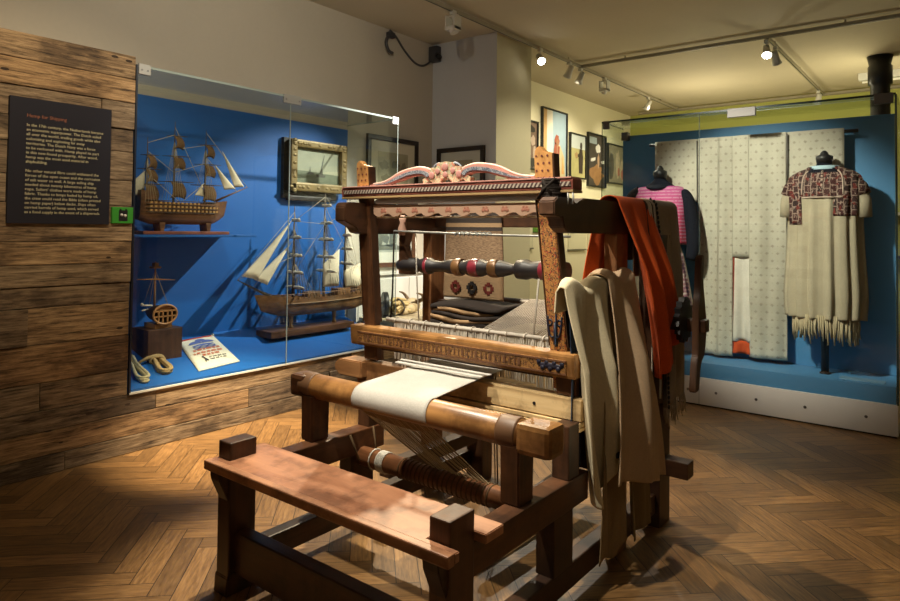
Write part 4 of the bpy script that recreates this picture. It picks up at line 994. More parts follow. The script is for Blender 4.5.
# crest: two long volutes and a central ornament
def volute(s):
    top = wavy([(.60, .010), (.50, .020), (.44, .042), (.36, .085), (.28, .108), (.20, .115), (.13, .098), (.095, .06)], 6)
    bot = wavy([(.13, .018), (.15, .045), (.20, .062), (.28, .055), (.36, .03), (.44, .012), (.60, .0)], 6)
    return [(2.11 + s * p.x * .91, 1.697 + p.y * .74) for p in top + bot]
def volute_in(s):
    top = wavy([(.56, .013), (.46, .025), (.37, .063), (.28, .092), (.20, .100), (.14, .085), (.115, .060)], 6); bot = wavy([(.135, .045), (.18, .075), (.28, .068), (.37, .040), (.46, .014), (.56, .008)], 6)
    return [(2.11 + s * p.x * .91, 1.697 + p.y * .74) for p in top + bot]
cr = None
for s in (-1, 1):
    v = sprism(volute(s), .0, .035, .003).build('crest_volute', PLAINPINK, LM)
    sprism(volute_in(s), -.006, .001, 0).build('slate_inlay', SLATE, v)
    q = G(); pp = wavy([(.58, .016), (.50, .027), (.44, .050), (.36, .092), (.28, .114), (.20, .121), (.125, .102), (.09, .065)], 6)
    q.tube([(TB(1.75) + .012, 2.11 + s * p.x * .91, 1.697 + p.y * .74) for p in pp], .007, 8); q.build('volute_rim', plain('cream_rose', (.52, .33, .27), .5), v)
    sprism([(2.11 + s * a, 1.697 + b * .72) for a, b in [(.60, .0), (.42, .0), (.36, .014), (.42, .02), (.60, .012)]], .0, .03, .002).build('crest_foot', PLAINPINK, v)
oc = [(.155, 0), (.16, .035), (.135, .05), (.145, .085), (.105, .09), (.10, .115), (.06, .115), (.055, .145), (.02, .15), (0, .155)]
cp = [(2.11 + a, 1.697 + b * .72) for a, b in oc] + [(2.11 - a, 1.697 + b * .72) for a, b in oc[-2::-1]] + [(2.11 - .13, 1.697), (2.11 - .11, 1.713), (2.11 - .08, 1.697), (2.11 - .04, 1.697), (2.11 - .02, 1.718), (2.11 + .02, 1.718), (2.11 + .04, 1.697), (2.11 + .08, 1.697), (2.11 + .11, 1.713), (2.11 + .13, 1.697)]
ce = sprism(cp, .0, .04, .003).build('crest_ornament', FLOR, LM)
q = G()
for (dy, dz, r) in ((0, .115, .022), (-.09, .06, .02), (.09, .06, .02), (0, .06, .016), (-.05, .085, .016), (.05, .085, .016)): q.ball((TB(1.78) - .001, 2.11 + dy, 1.697 + dz * .72), r, 12, (.2, 1, 1))
q.build('rosettes', plain('dusty_rose', (.34, .16, .14), .5), ce)
for sd in (-1, 1): G().tube([(TB(1.8) + .015, 2.11 + sd * (.03 + .07 * t), 1.697 + .088 + .012 * math.sin(t * 4)) for t in [k / 8 for k in range(9)]], [.012 - .001 * k for k in range(9)], 8).build('scroll', SLATE, ce)
# rope lashing at right
q = G()
for k in range(7): q.tube([(2.655 + .055 * math.cos(t), 1.475 + .052 * math.sin(t) * (1 if k % 2 else .9), 1.612 + .012 * k) for t in [2 * PI * j / 14 for j in range(14)]], .010, 6, True)
q.tube([(2.60, 1.44, 1.69), (2.595, 1.50, 1.64), (2.60, 1.53, 1.60)], .008, 6).tube([(2.60, 1.51, 1.69), (2.595, 1.46, 1.62)], .008, 6)
q.build('lashing', plain('black_cord', (.016, .012, .010), .8), LM)
q = G()
for y in (1.37, 1.395, 2.80, 2.82): q.tube([(2.63, y, 1.63), (2.63, y - .004, 1.60), (2.63, y, 1.575)], .004, 6)
q.build('hanger_hooks', STEEL, LM)

# upper frame
for y0, y1 in ((1.395, 1.475), (2.70, 2.78)):
    poly = [(2.51, 1.585), (2.54, 1.605), (2.68, 1.605), (2.72, 1.58), (2.80, 1.61), (3.25, 1.61), (4.05, 1.61), (4.05, 1.445), (2.70, 1.445), (2.64, 1.45), (2.605, 1.47), (2.585, 1.515), (2.51, 1.525)] if y0 < 2 else [(2.50, 1.575), (2.51, 1.60), (2.55, 1.605), (4.05, 1.60), (4.05, 1.44), (2.66, 1.425), (2.61, 1.435), (2.585, 1.465), (2.56, 1.475), (2.50, 1.50)]
    G().prism(poly, 'y', y0, y1, .005).build('upper_rail', dark('x') if y0 > 2 else wood('dark_loom_wood', (.035, .015, .007), (.12, .052, .022), 'x', .42), LM)
    for x in (3.24, 3.88):
        if x > 3.5: continue
        if y0 > 2: x += .09
        G().box((x - .07, y0 + .005, FZ), (x + .07, y1 - .005, 1.445), .006).build('upright', wood('striped_upright', (.16, .065, .025), (.36, .17, .07), 'z', .45, 30.0) if x < 3.5 else dark('z'), LM)
for z, x in ((1.52, 3.33), (.96, 3.36)):
    G().box((x - .04, 1.47, z - .045), (x + .04, 2.70, z + .045), .006).build('cross_beam', dark('y'), LM)
G().box((2.78, 1.365, 1.12), (3.25, 1.415, 1.175), .008).build('middle_rail', mid('x'), LM)
G().box((2.80, 1.37, .36), (2.89, 1.42, 1.13), .006).build('front_upright', dark('z'), LM)
# turned bar with its holder
tb = G().lathe([(0, .03), (.05, .045), (.12, .045), (.14, .035), (.18, .047), (.22, .047), (.24, .033), (.30, .030), (.34, .040), (.40, .048), (.44, .036), (.47, .047), (.54, .048), (.57, .036), (.61, .047), (.66, .044), (.72, .026), (.735, .03), (.745, .050), (.79, .053), (.82, .043), (.86, .05), (.95, .05), (1, .045)], (2.93, 2.68, 1.243), (2.93, 1.55, 1.256), 22).build('turned_bar', plain('black_lacquer', (.010, .008, .009), .5, 0.0, .3), LM)
def ringband(t0, t1, r, m, name):
    a, b = Vector((2.93, 2.68, 1.243)), Vector((2.93, 1.55, 1.256))
    G().lathe([(0, r - .004), (.2, r), (.8, r), (1, r - .004)], a.lerp(b, t0), a.lerp(b, t1), 22).build(name, m, tb)
RED = plain('dark_red_lacquer', (.17, .018, .03), .3); GLD = plain('gilt_lacquer', (.15, .075, .028), .4, .2)
ringband(.375, .425, .0495, GLD, 'gilt_band'); ringband(.475, .535, .0505, RED, 'red_band'); ringband(.59, .64, .0495, GLD, 'gilt_band'); ringband(.865, .94, .0525, RED, 'red_band'); ringband(.19, .215, .049, RED, 'red_band')
hd = G().prism([(2.60, 1.50), (2.66, 1.50), (2.66, 1.19), (2.56, 1.19), (2.56, 1.27), (2.60, 1.29), (2.615, 1.36), (2.60, 1.42)], 'x', 2.90, 2.96, .004).build('bar_holder', dark('z'), LM)
G().lathe([(0, .022), (.3, .028), (.6, .016), (.8, .022), (1, .012)], (2.90, 2.63, 1.42), (2.90, 2.63, 1.54), 14).build('finial', plain('rose_finial', (.45, .28, .22), .5), hd)
G().tube(wavy([(2.86, 2.66, 1.445), (2.86, 2.2, 1.435), (2.86, 1.9, 1.43), (2.86, 1.5, 1.428)], 6), .006, 8).build('heddle_rod', plain('grey_rod', (.28, .30, .30), .35, .4), LM)
q = G()
for k in range(8): q.tube([(2.86 + .011 * math.cos(t), 2.18 - .03 * k + .03 * t / 6.3, 1.434 + .011 * math.sin(t)) for t in [j * .7 for j in range(10)]], .003, 5)
q.build('rod_string', plain('pale_blue_string', (.36, .42, .44), .8), LM)
# heddles
hr = G().tube([(2.85, 1.52, .925), (2.85, 2.70, .925)], .012, 10).build('heddle_bar', plain('whitish_bar', (.50, .46, .40), .7), LM)
q = G(); R = random.Random(11)
for k in range(150):
    y = 1.56 + k * .0072; z = .925
    q.tube([(2.85 + R.uniform(-.006, .006), y, z + .012), (2.842 + R.uniform(-.01, .01), y + R.uniform(-.004, .004), .78), (2.85 + R.uniform(-.01, .01), y + R.uniform(-.006, .006), .60 if y < 1.68 else .70)], .0036, 4, False, False)
o = q.build('heddle_threads', plain('undyed_yarn', (.60, .55, .47), .85, 0.0, .3), LM); o['kind'] = 'stuff'
q = G()
for k in range(10):
    q = G().tube([(2.85 + .016 * math.cos(t), 1.62 + k * .11 + .012 * t / 3,   .925 + .016 * math.sin(t)) for t in [j * .8 for j in range(9)]], .004, 5); q.build('bar_knot', plain('undyed_yarn', (.60, .55, .47), .85, 0.0, .3), hr)
q = G()
for k in range(38):
    y = 1.52 + k * .0135; q.tube([(2.85, y, .925), (3.36, y, 1.05), (3.62, y, 1.02)], .0036, 4, False, False)
o = q.build('warp_threads', plain('undyed_yarn', (.60, .55, .47), .85, 0.0, .3), LM); o['kind'] = 'stuff'
G().tube([(3.62, 1.47, .96), (3.62, 2.70, .96)], .06, 18).build('warp_beam', dark('y'), LM)
G().tube([(2.86, 2.66, 1.44), (2.858, 2.665, 1.1), (2.85, 2.67, .93)], .005, 6).build('black_cord', plain('black_cord', (.016, .012, .010), .8), LM)
G().tube([(2.87, 1.68, 1.215), (2.86, 1.69, 1.05), (2.85, 1.70, .90)], .005, 6).tube([(2.87, 2.5, 1.44), (2.86, 2.48, 1.2), (2.85, 2.45, .92)], .004, 6).build('white_cord', plain('white_twine', (.6, .57, .5), .8), LM)
# ratchet lever at the warp-beam end
G().box((3.64, 1.10, .915), (3.71, 1.345, .985), .008).build('axle', dark('y'), LM)
lv = G().prism([(p.x - .07, p.y) for p in wavy([(3.765, 1.33), (3.735, 1.31), (3.715, 1.15), (3.69, 1.06), (3.68, .82), (3.66, .76), (3.635, .62), (3.665, .605), (3.70, .62), (3.735, .74), (3.80, .80), (3.83, .95), (3.80, 1.08), (3.775, 1.18), (3.78, 1.32), (3.765, 1.33)], 4)], 'y', 1.13, 1.165, .004).build('ratchet_lever', wood('dark_loom_wood', (.035, .015, .007), (.12, .052, .022), 'z', .42), LM)
pts = []
for k in range(32):
    r = .125 if k % 2 else .105; pts.append((3.63 + r * math.cos(2 * PI * k / 32), .98 + r * math.sin(2 * PI * k / 32)))
G().prism(pts, 'y', 1.20, 1.23).build('ratchet_wheel', BLACK, LM)
# low treadle frame and treadles
G().box((3.63, 1.345, FZ), (3.79, 1.47, 1.44), .006).build('rear_upright', dark('z'), LM); G().box((3.56, 2.50, FZ), (3.68, 2.63, 1.44), .012).build('rear_upright', dark('z'), LM)
G().box((3.66, 1.20, .10), (3.76, 2.62, .19), .006).build('rear_bar', dark('y'), LM)
G().box((2.72, 2.54, .06), (3.58, 2.62, .14), .006).build('rear_rail', dark('x'), LM)
for y in (1.80, 1.95): G().beam((2.62, y, FZ + .10), (3.6, y, FZ + .16), .07, .04, .006).build('treadle', dark('x'), LM)
G().tube([(2.86, 1.93, .74), (2.9, 1.93, FZ + .15)], .004, 6).tube([(2.86, 1.945, .74), (2.9, 1.945, FZ + .15)], .003, 6).build('treadle_cord', plain('brown_cord', (.13, .085, .045), .8), LM)
G().tube([(2.62, 2.575, .37), (2.64, 2.57, .25), (2.66, 2.575, .2)], .005, 6).tube([(2.45, 2.575, .36), (2.5, 2.56, .22), (2.6, 2.57, .2)], .006, 6).build('tie_cord', plain('brown_cord', (.13, .085, .045), .8), LM)

# bench in front of the loom
BN = thing('weaving_bench', 'reddish plank bench pegged into dark posts in front of the loom', 'bench', (1.83, 2.0, 0))
SE = G().prism([(1.703, 1.30), (1.73, 1.30), (1.73, 1.44), (1.88, 1.44), (1.88, 1.30), (1.99, 1.30), (1.99, 2.695), (1.703, 2.695)], 'z', .375, .41, .003); st = SE.build('seat', red('y'), BN)
G().box((1.668, 1.30, .3705), (1.705, 2.695, .4125), .006).build('front_lip', wood('bench_lip_wood', (.22, .08, .035), (.58, .29, .15), 'y', .35, 12.0), st)
for y0, y1 in ((1.345, 1.435), (2.592, 2.684)):
    p = G().box((1.735, y0, FZ + .01), (1.875, y1, .487), .007).build('post', mid('z') if y0 < 2 else dark('z'), BN)
    G().prism([(1.725, FZ), (1.89, FZ), (1.88, FZ + .08), (1.865, FZ + .10), (1.75, FZ + .10), (1.73, FZ + .08)], 'y', y0 - .004, y1 + .004, .004).build('foot', dark('z'), p)
    G().prism([(1.69, .33), (1.685, .374), (1.80, .374), (1.76, .31), (1.74, .22)], 'y', y0 + .01, y1 - .01, .003).build('bracket', dark('z'), p)
G().box((1.77, 1.30, -.10), (1.84, 2.70, .085), .006).build('stretcher', dark('y'), BN)
for y in (1.285, 2.715): G().box((1.775, y - .02, -.05), (1.835, y + .02, .05), .006).build('tenon', dark('y'), BN)

# ------------------------------------------------------------------ woven cloth on the loom
CLOTH = fabric('white_web', (.47, .45, .41))
WB = thing('woven_web', 'white linen cloth in progress stretched over the honey-coloured breast beam', 'cloth', (2.6, 2.19, .6))
def web(u, v):          # u across (y), v from the reed to the front
    y = 1.865 + .455 * u; prof = 2.96
    s = v * 1.0
    if s < .72:
        t = s / .72; x = 2.95 + (2.285 - 2.95) * t; z = .752 + (.704 - .752) * t + .002 * math.sin(9 * u + 5 * t)
    else:
        a = (s - .72) / .28 * 2.05; x = 2.28 - .0665 * math.sin(a) ; z = .638 + .0665 * math.cos(a)
    y += (.012 * math.sin(v * 7 + 1)) * (u - .5)
    return (x, y, z)
G().grid(web, 24, 60).build('cloth', CLOTH, WB, .002)
q = G().box((2.66, 1.83, .745), (2.682, 2.42, .751), .002).box((2.60, 1.84, .741), (2.63, 2.40, .749), .002); q.build('temple_stick', plain('white_stick', (.55, .53, .49), .5), WB)
q = G(); R = random.Random(21)
def tail(u, v):
    return (2.225 + .30 * v * v * .4, 1.96 + .44 * u * (1 - .1 * v) + .015 * v, .612 - .13 * v)
def tail(u, v):
    p0 = Vector((2.245, 1.87 + .445 * u, .600)); p1 = Vector((2.535, 1.74 + .36 * u, .275)); return p0.lerp(p1, v * (.12 + .10 * math.sin(PI * u)))
q.grid(tail, 22, 8); q.build('dark_heading', fabric('tan_heading', (.24, .16, .085)), WB, .002)
q = G()
for k in range(30):
    u = k / 29; p0 = Vector((2.245, 1.87 + .445 * u, .600)); p1 = Vector((2.545 + R.uniform(-.01, .01), 1.74 + .36 * u + R.uniform(-.006, .006), .278))
    q.tube([p0, p0.lerp(p1, .5) + Vector((0, 0, -.004)), p1], .0022, 5, False, False)
q.build('tied_threads', plain('brown_yarn', (.46, .36, .22), .85, 0.0, .3), WB)

# ------------------------------------------------------------------ rug over the rear beam
def rug_mat():
    m, nt, b, o = new_mat('brown_rug'); p = sep(nt, ocoord(nt)); z = M(nt, 'DIVIDE', p[2], .885)
    n = noise(nt, scalev(nt, ocoord(nt), (60, 60, 220)), 1.0, 3)
    base = ramp(nt, n, [(.3, (.10, .062, .036)), (.7, (.25, .165, .095))])
    def band(a, c): return M(nt, 'MULTIPLY', M(nt, 'GREATER_THAN', z, a), M(nt, 'LESS_THAN', z, c))
    k = M(nt, 'MINIMUM', 1.0, M(nt, 'ADD', M(nt, 'ADD', band(.462, .485), band(.51, .60)), M(nt, 'ADD', band(.205, .235), band(-.05, .045))))
    tan = M(nt, 'ADD', band(.045, .205), M(nt, 'MULTIPLY', band(.485, .51), 1.0))
    c = mixc(nt, tan, base, (.28, .185, .10)); c = mixc(nt, M(nt, 'MULTIPLY', k, .93), c, (.018, .015, .015))
    put(nt, b.inputs['Base Color'], c); b.inputs['Roughness'].default_value = .95; bump(nt, b, n, .5, .006); return m
RG = thing('hanging_rug', 'brown and black woven rug with small diamond motifs hanging behind the loom', 'rug', (3.26, 2.40, .99))
RUGM = rug_mat()
def rugf(u, v):
    y = 2.175 + .42 * u
    if v < .12: a = (1 - v / .12) * PI / 2; return (3.33 - .055 * math.cos(a) , y, 1.535 + .05 * math.sin(a))
    t = (v - .12) / .88; return (3.272 - .01 * t + .006 * math.sin(7 * u + 4 * t), y - .03 * t * (1 - u), 1.535 - .50 * t)
G().grid(rugf, 16, 40).build('rug', RUGM, RG, .010)
q = G()
for i in range(3):
    yc = 2.25 + .125 * i; zc = 1.105
    for a in range(4):
        ca, sa = math.cos(a * PI / 2), math.sin(a * PI / 2)
        q.box((3.249, yc + .026 * ca - .012, zc + .026 * sa - .012), (3.256, yc + .026 * ca + .012, zc + .026 * sa + .012), .001)
    for (dy, dz) in ((.02, .02), (-.02, .02), (.02, -.02), (-.02, -.02)): q.box((3.25, yc + dy - .007, zc + dz - .007), (3.256, yc + dy + .007, zc + dz + .007))
    q.build('diamond_motif', (plain('rug_black', (.02, .018, .018), .9) if i == 1 else plain('rug_red', (.12, .025, .02), .9)), RG); q = G()
FB = thing('folded_blankets', 'folded striped brown blankets piled on the beam under the hanging rug', 'blanket', (3.22, 2.3, .90))
STR = fabric('dark_stripe_wool', (.035, .028, .025)); TAN = fabric('tan_wool', (.34, .22, .12))
for k, (m, y0, y1, z) in enumerate(((STR, 2.10, 2.60, .905), (TAN, 2.12, 2.60, .935), (STR, 2.08, 2.59, .958), (TAN, 2.14, 2.58, .988), (STR, 2.09, 2.60, 1.008))):
    q = G(); q.grid(lambda u, v: (3.13 + .30 * v - .03 * math.sin(PI * u), y0 + (y1 - y0) * u, z + .008 * math.sin(7 * u + k) - .05 * (1 - v) ** 3 * .3), 20, 8); q.build('fold', m, FB, .022)

# ------------------------------------------------------------------ draped cloths
def drape(label, mat, x0, x1, yc, zt, r, front, back, shear=0.0, flare=0.0, bulge=0.0, amp=.02, k=3.0, ph=0.0, solid=.004, nu=48, nv=70, cat='cloth', xback=0.0, group='cloths draped over the loom', name='draped_cloth', shear2=0.0, top=lambda u: 0.0, sharp=1.0, pinch=lambda u: 1.0):
    """cloth over a rail along X: `back` hangs on the far side (+Y), `front` on the near side. front(u), back(u) give lengths."""
    root = thing(name, label, cat, ((x0 + x1) / 2, yc, max(.05, zt - front(.5))), group)
    rbar = r
    def f(u, v):
        r = rbar * pinch(u); L1, L2 = back(u), front(u); arc = PI * r; s = v * (L1 + arc + L2)
        xx = x0 + (x1 - x0) * u
        if s < L1:
            d = L1 - s; z = zt - d; w = amp * min(1, d / .3) * math.sin(2 * PI * k * u + ph + 1); y = yc + r + .4 * w + .01; xx += xback * d
        elif s < L1 + arc:
            a = (s - L1) / r; y = yc + r * math.cos(a); z = zt + r * math.sin(a) * .75 + top(u); d = 0
        else:
            d = s - L1 - arc; z = zt - d
            e = min(1, d / .35)
            sh_ = lambda a: math.copysign(abs(math.sin(a)) ** sharp, math.sin(a))
            w = amp * e * (sh_(2 * PI * k * u + ph + .5 * math.sin(2.3 * d)) + .40 * sh_(2 * PI * k * 2.1 * u + 1.7 * ph + 2.2 * d))
            y = yc - r - w - bulge * math.sin(min(1.0, d / max(L2, .1)) * PI * .6) - .012 * e
            z += top(u) * max(0, 1 - d / .5); xx += shear * d + shear2 * d * d + flare * d * (u - .5) + .3 * amp * e * math.cos(2 * PI * k * u + ph)
        return (xx, y, z)
    q = G().grid(f, nu, nv); o = q.build('cloth', mat, root, solid)
    return root, f
OR_ = fabric('orange_wool', (.62, .10, .022)); BEI = fabric('beige_linen', (.64, .56, .38)); TANL = fabric('pinkish_tan_linen', (.46, .33, .21)); BRN = fabric('taupe_wool', (.30, .24, .17)); DKC = fabric('dark_brown_cloth', (.09, .06, .04)); DEN = fabric('denim_blue', (.035, .055, .10))
rt_, fo = drape('bright orange cloth draped over the right upper rail of the loom', OR_, 3.15, 3.54, 1.435, 1.60, .055, lambda u: .90 - .10 * u + .05 * math.sin(5 * u), lambda u: .42, .26, .0, .09, .030, 2.2, .3, xback=-.35)
rt_, fd = drape('dark brown striped cloth squeezed between the orange cloth and the taupe shawl', DKC, 3.49, 3.64, 1.435, 1.595, .060, lambda u: 1.08, lambda u: .3, .02, .1, .03, .014, 2, .9, nu=24)
q = G()
for uu in (.25, .42, .75):
    q.tube([Vector(fd(uu, .26 + .72 * t / 40)) + Vector((-.004, -.006, 0)) for t in range(41)], .007, 6)
q.build('pale_stripe', fabric('cream_stripe', (.5, .45, .36)), rt_)
rt_, fb = drape('taupe shawl with black braided edge and fringe, rearmost on the upper rail', BRN, 3.63, 3.99, 1.435, 1.60, .058, lambda u: 1.13 - .05 * u, lambda u: .4, -.03, -.08, .05, .02, 2.2, 2.2)
q = G()
for t in range(46):
    p = Vector(fb(.02, .30 + .69 * t / 45)); q.ball(p + Vector((0, -.008, 0)), .012, 8, (.8, .6, 1))
q.build('black_braid', BLACK, rt_)
q = G(); R = random.Random(6)
for k in range(34):
    p = Vector(fb(k / 33, 1.0)); q.tube([p + Vector((0, 0, .01)), p + Vector((R.uniform(-.012, .012), R.uniform(-.012, .006), -.04)), p + Vector((R.uniform(-.02, .02), R.uniform(-.02, .01), -.085 - R.uniform(0, .03)))], [.004, .0035, .002], 5)
q.build('fringe', BRN, rt_)
drape('denim blue cloth hanging under the beige linen beside the pale board', DEN, 2.70, 2.84, 1.45, 1.12, .03, lambda u: .80 - .1 * u, lambda u: .2, .0, .05, .0, .006, 2, 1.0, nu=30)
drape('brown linen strip hanging almost to the floor below the beige linen', fabric('brown_linen', (.27, .19, .10)), 2.82, 3.02, 1.39, 1.195, .042, lambda u: 1.25 - .03 * math.sin(9 * u), lambda u: .2, .02, .1, .02, .022, 1.5, .4, nu=30)
drape('olive brown strip hanging below the hem of the pinkish tan cloth', fabric('olive_linen', (.24, .18, .095)), 3.03, 3.20, 1.39, 1.195, .044, lambda u: 1.26 - .04 * u, lambda u: .2, .14, .1, .03, .020, 1.5, 2.0, nu=30)
rt_, fg = drape('large beige linen cloth draped over the middle rail, lit on its left edge', BEI, 2.57, 3.0, 1.39, 1.19, .047, lambda u: .80 + .19 * math.sin(PI * min(1, u * 1.9)) - .12 * max(0, u - .6), lambda u: .10, -.02, .03, .03, .050, 1.9, .2, .006, 90, 100, shear2=.16, top=lambda u: .022 * math.sin(2 * PI * 1.5 * u + .2) + .012 * math.sin(13 * u), sharp=.8, pinch=lambda u: .35 + .65 * min(1, u / .3))
p = fg(.5, .93); G().box((p[0] - .03, p[1] - .012, p[2] - .012), (p[0] + .03, p[1] - .002, p[2] + .012), .003).build('black_label', BLACK, rt_)
drape('pinkish tan linen cloth overlapping the right half of the beige linen', TANL, 2.92, 3.22, 1.39, 1.205, .062, lambda u: .88 + .14 * u, lambda u: .12, .02, .36, .10, .032, 1.4, 2.6, .006, 70, 90, shear2=.02, top=lambda u: .02 * math.sin(2 * PI * 1.2 * u), sharp=.8)

SHRINK = None
# ------------------------------------------------------------------ ceiling tracks, lamps, cable
TRK = plain('track_paint', (.34, .30, .22), .5)
def track(label, p0, p1):
    o = thing('lighting_track', label, 'light track', ((p0[0] + p1[0]) / 2, (p0[1] + p1[1]) / 2, CEIL - .05), 'ceiling light tracks')
    G().beam(p0, p1, .035, .035, .003).build('rail', TRK, o)
    d = Vector(p1) - Vector(p0)
    G().beam(Vector(p0) + Vector((0, 0, -.018)), Vector(p1) + Vector((0, 0, -.018)), .012, .004).build('slot', plain('track_slot', (.06, .055, .045), .5), o)
    for t in (.1, .5, .9):
        p = Vector(p0) + d * t; G().tube([p, (p.x, p.y, CEIL)], .01, 8).build('hanger', TRK, o)
ZK = CEIL - .045
track('long light track running past the pier towards the lime wall', (3.4, 3.9, ZK), (11.3, 3.9, ZK))
track('light track crossing the ceiling in front of the tall showcase', (7.68, 3.88, ZK), (7.68, -2.0, ZK))
track('short light track running away above the tall showcase', (7.72, 1.68, ZK), (11.3, 1.68, ZK))
track('farthest light track along the lime wall', (11.33, 4.6, ZK), (11.33, -2.5, ZK))
BULB = emit('lit_lamp', (1.0, .88, .62), 38.0); BULBW = emit('lit_lamp_white', (1.0, .95, .82), 38.0)
def lamp(label, p, aim, lit=None, kind='can'):
    o = thing('track_spotlight', label, 'spotlight', (p[0], p[1], p[2] - .16), 'track spotlights')
    p = Vector(p); a = (Vector(aim) - p).normalized(); c = p + Vector((0, 0, -.11))
    bodym = plain('lamp_white', (.62, .60, .54), .4, 0.0, .05)
    G().box((p.x - .03, p.y - .022, p.z - .03), (p.x + .03, p.y + .022, p.z + .01), .004).tube([p, c + Vector((0, 0, .03))], .009, 8).build('adapter', bodym, o)
    if kind == 'frame':
        q = G().box((c.x - .055, c.y - .06, c.z - .07), (c.x + .055, c.y - .045, c.z + .07), .003).box((c.x - .055, c.y + .045, c.z - .07), (c.x + .055, c.y + .06, c.z + .07), .003).box((c.x - .055, c.y - .06, c.z - .075), (c.x + .055, c.y + .06, c.z - .04), .004).box((c.x - .02, c.y - .06, c.z + .06), (c.x + .02, c.y + .06, c.z + .075), .003)
        q.build('yoke', bodym, o); e = c + Vector((0, 0, -.05))
        G().lathe([(0, .035), (1, .045)], e + a * -.02, e + a * .05, 16).build('head', bodym, o)
    else:
        e = c; h = G().lathe([(0, .02), (.06, .034), (.7, .040), (1, .054)], c - a * .08, c + a * .075, 18).build('head', bodym, o)
    if lit:
        q = G().lathe([(0, .042), (1, .042)], c + a * .076, c + a * .080, 18).build('lens', lit, o)
    return c + a * .1
lamp('white square-framed spotlight, unlit, nearest the camera on the long track', (4.99, 3.9, 3.58), (5.2, 3.0, 1), None, 'frame')
lamp('lit spotlight glowing beside the pier on the long track', (6.62, 3.88, 3.58), (5.0, 2.2, 1.6), BULBW)
lamp('white spotlight left of a pair on the long track, turned down', (7.38, 3.9, 3.58), (7.9, 4.9, 2.2))
lamp('grey spotlight right of a pair on the long track', (7.68, 3.9, 3.56), (8.2, 4.9, 2.0))
lamp('grey square-framed spotlight with a bulb below at the track crossing', (8.4, 3.9, 3.58), (9.0, 4.9, 2.0), None, 'frame')
lamp('pale spotlight far along the long track above the glass corner', (9.98, 3.9, 3.57), (10.3, 4.9, 2.2))
lamp('brightly lit spotlight on the crossing track above the tall showcase', (7.68, 1.68, 3.55), (5.9, 1.2, 1.2), BULBW)
lamp('grey spotlight hanging just right of the bright one above the showcase', (7.82, 1.62, 3.50), (9.4, 1.5, 1.6))
lamp('pale spotlight at the far end of the short track', (10.9, 1.68, 3.56), (11.5, 2.2, 1.6))
cm = thing('corner_fitting', 'small dark box in the ceiling corner by the pier, with a looping cable', 'wall fitting', (5.88, 4.86, 3.42))
G().box((5.84, 4.80, 3.42), (5.925, 4.925, 3.60), .01).build('housing', plain('dark_grey_plastic', (.05, .05, .055), .4), cm)
G().lathe([(0, .035), (1, .03)], (5.86, 4.80, 3.48), (5.83, 4.75, 3.45), 14).build('lens_hood', BLACK, cm)
G().tube(wavy([(5.87, 4.90, 3.44), (5.75, 4.915, 3.36), (5.60, 4.92, 3.36), (5.42, 4.92, 3.46), (5.28, 4.92, 3.58), (5.16, 4.90, 3.62)], 6), .012, 8).build('cable', plain('dark_grey_plastic', (.05, .05, .055), .4), cm)
ds = thing('wall_fitting', 'small dark curved fitting high on the wall where the looping cable ends', 'wall fitting', (5.15, 4.85, 3.40))
G().box((5.12, 4.87, 3.54), (5.22, 4.925, 3.60), .012).build('housing', plain('dark_grey_plastic', (.05, .05, .055), .4), ds)
G().tube(wavy([(5.1, 4.87, 3.54), (5.06, 4.86, 3.46), (5.10, 4.86, 3.38), (5.17, 4.87, 3.37)], 5), [.018] * 16, 8).build('arm', plain('dark_grey_plastic', (.05, .05, .055), .4), ds)
struct(G().lathe([(0, .105), (.9, .105), (.905, .13), (.965, .13), (.97, .115), (1, .14)], (9.5, .80, 0), (9.5, .80, CEIL), 24).build('pillar_far', plain('black_iron', (.02, .02, .022), .35, .3)))
tl = thing('tube_light', 'unlit white fluorescent batten on the ceiling behind the black pillar', 'light', (10.4, .6, 3.5))
G().box((10.34, -.4, 3.55), (10.46, 1.12, CEIL), .005).build('batten', WHITE, tl); G().tube([(10.4, -.36, 3.525), (10.4, 1.08, 3.525)], .018, 10).build('tube', plain('tube_glass', (.8, .78, .7), .3), tl)
sh_ = thing('wall_shelf', 'dark wooden shelf on the lime wall beyond the showcase edge', 'shelf', (11.6, 1.0, 1.1))
for z in (1.12, 1.75): G().box((11.45, -.5, z), (11.745, 1.6, z + .04), .004).build('board', mid('y') if z < 1.5 else WHITE, sh_)

# ------------------------------------------------------------------ lights
def spot(name, p, aim, power, size=60, col=(1, .86, .62), blend=.5, rad=.05):
    l = bpy.data.lights.new(name, 'SPOT'); l.energy = power; l.spot_size = math.radians(size); l.spot_blend = blend; l.color = col; l.shadow_soft_size = rad
    o = bpy.data.objects.new(name, l); COL.objects.link(o); o.location = p
    o.rotation_euler = (Vector(aim) - Vector(p)).to_track_quat('-Z', 'Y').to_euler()
    return o
def point(name, p, power, col=(1, .86, .62), rad=.08):
    l = bpy.data.lights.new(name, 'POINT'); l.energy = power; l.color = col; l.shadow_soft_size = rad
    o = bpy.data.objects.new(name, l); COL.objects.link(o); o.location = p; return o
WARM = (1, .80, .52); NEU = (1, .90, .72)
spot('loom_key', (1.75, 2.3, 3.42), (2.15, 1.75, .6), 430, 54, NEU, .5, .03)
spot('loom_front', (.75, 1.55, 3.42), (2.4, 1.72, 1.2), 340, 36, NEU, .5, .03)  # unseen spot added to brighten the crest and cloth fronts
spot('loom_back', (4.4, 3.85, 3.4), (2.6, 1.4, .5), 480, 56, WARM, .4, .03)
spot('nook_fill', (5.1, 2.5, 3.42), (5.2, 4.9, .9), 800, 36, NEU, .7, .03)  # added lamp without a fixture, brightens cupboard and prints behind the loom
spot('pier_face', (7.68, 1.9, 3.40), (6.3, 4.02, 1.7), 260, 52, (1, .92, .68), .8, .05)
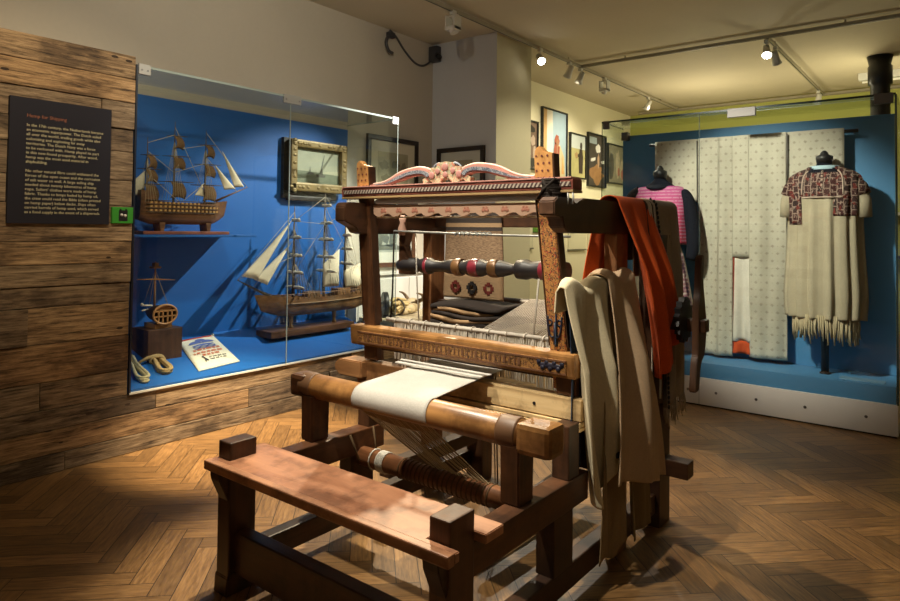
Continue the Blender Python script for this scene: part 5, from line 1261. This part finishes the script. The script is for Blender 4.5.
spot('pier_spot', (6.55, 3.80, 3.40), (5.6, 2.2, 1.0), 160, 90, NEU, .6, .03)
spot('case_left', (5.3, 3.2, 3.42), (3.5, 4.9, 1.0), 800, 44, (1, .95, .85), .7, .03)
spot('case_left_ships', (2.3, 2.5, 3.42), (2.6, 4.7, 1.5), 60, 40, NEU, .8, .03)
spot('plank_wash', (.9, 2.5, 3.42), (1.4, 4.25, 2.1), 150, 62, WARM, .9, .03)
spot('wall_fill', (2.6, 2.5, 3.3), (3.2, 4.93, 3.0), 85, 120, NEU, .9, .05)  # unseen fill added to lift the upper wall
spot('floor_wash', (2.6, 3.0, 3.42), (2.75, 3.80, 0), 1500, 34, WARM, .8, .03)
spot('case_right', (3.2, 2.25, 3.42), (6.0, 1.35, 1.4), 740, 38, NEU, .6, .10)
spot('far_case', (7.6, 1.6, 3.40), (6.0, 1.2, 1.5), 90, 70, NEU, .6, .03)
for i, x in enumerate((7.5, 8.7, 10.0)): spot('photo_wash', (x, 3.85, 3.42), (x + .5, 4.93, 2.3), 110, 88, (1, .90, .66), .9, .04)
point('far_room_fill', (9.6, .9, 2.6), 60, (1, .9, .55)); point('far_room_fill', (9.8, 3.0, 2.6), 50, (1, .9, .6))  # bare points added as fill, no lamps hang here
point('room_fill', (1.2, .2, 2.9), 9, NEU, .15)
w = bpy.data.worlds.new('World'); SC.world = w; w.use_nodes = True
w.node_tree.nodes['Background'].inputs[0].default_value = (.5, .48, .45, 1); w.node_tree.nodes['Background'].inputs[1].default_value = .065

# ------------------------------------------------------------------ camera
yaw, pit, rol = (math.radians(a) for a in (38.09, 1.54, -.64))
Fw = Vector((math.cos(yaw) * math.cos(pit), math.sin(yaw) * math.cos(pit), math.sin(pit)))
Rt = Vector((math.sin(yaw), -math.cos(yaw), 0)); Dn = Fw.cross(Rt)
R2 = Rt * math.cos(rol) + Dn * math.sin(rol); D2 = -Rt * math.sin(rol) + Dn * math.cos(rol)
cam = bpy.data.cameras.new('Camera'); co = bpy.data.objects.new('Camera', cam); COL.objects.link(co)
mm = Matrix((R2, -D2, -Fw)).transposed().to_4x4(); mm.translation = (0, 0, 1.45); co.matrix_world = mm
cam.sensor_width = 36; cam.lens = 36 * 657 / 900; cam.shift_y = -(300.5 - 213.2) / 900; cam.clip_start = .05
SC.camera = co
SC.view_settings.view_transform = 'Standard'; SC.view_settings.look = 'None'; SC.view_settings.gamma = 1; SC.view_settings.exposure = 0.0
SC.view_settings.use_curve_mapping = False
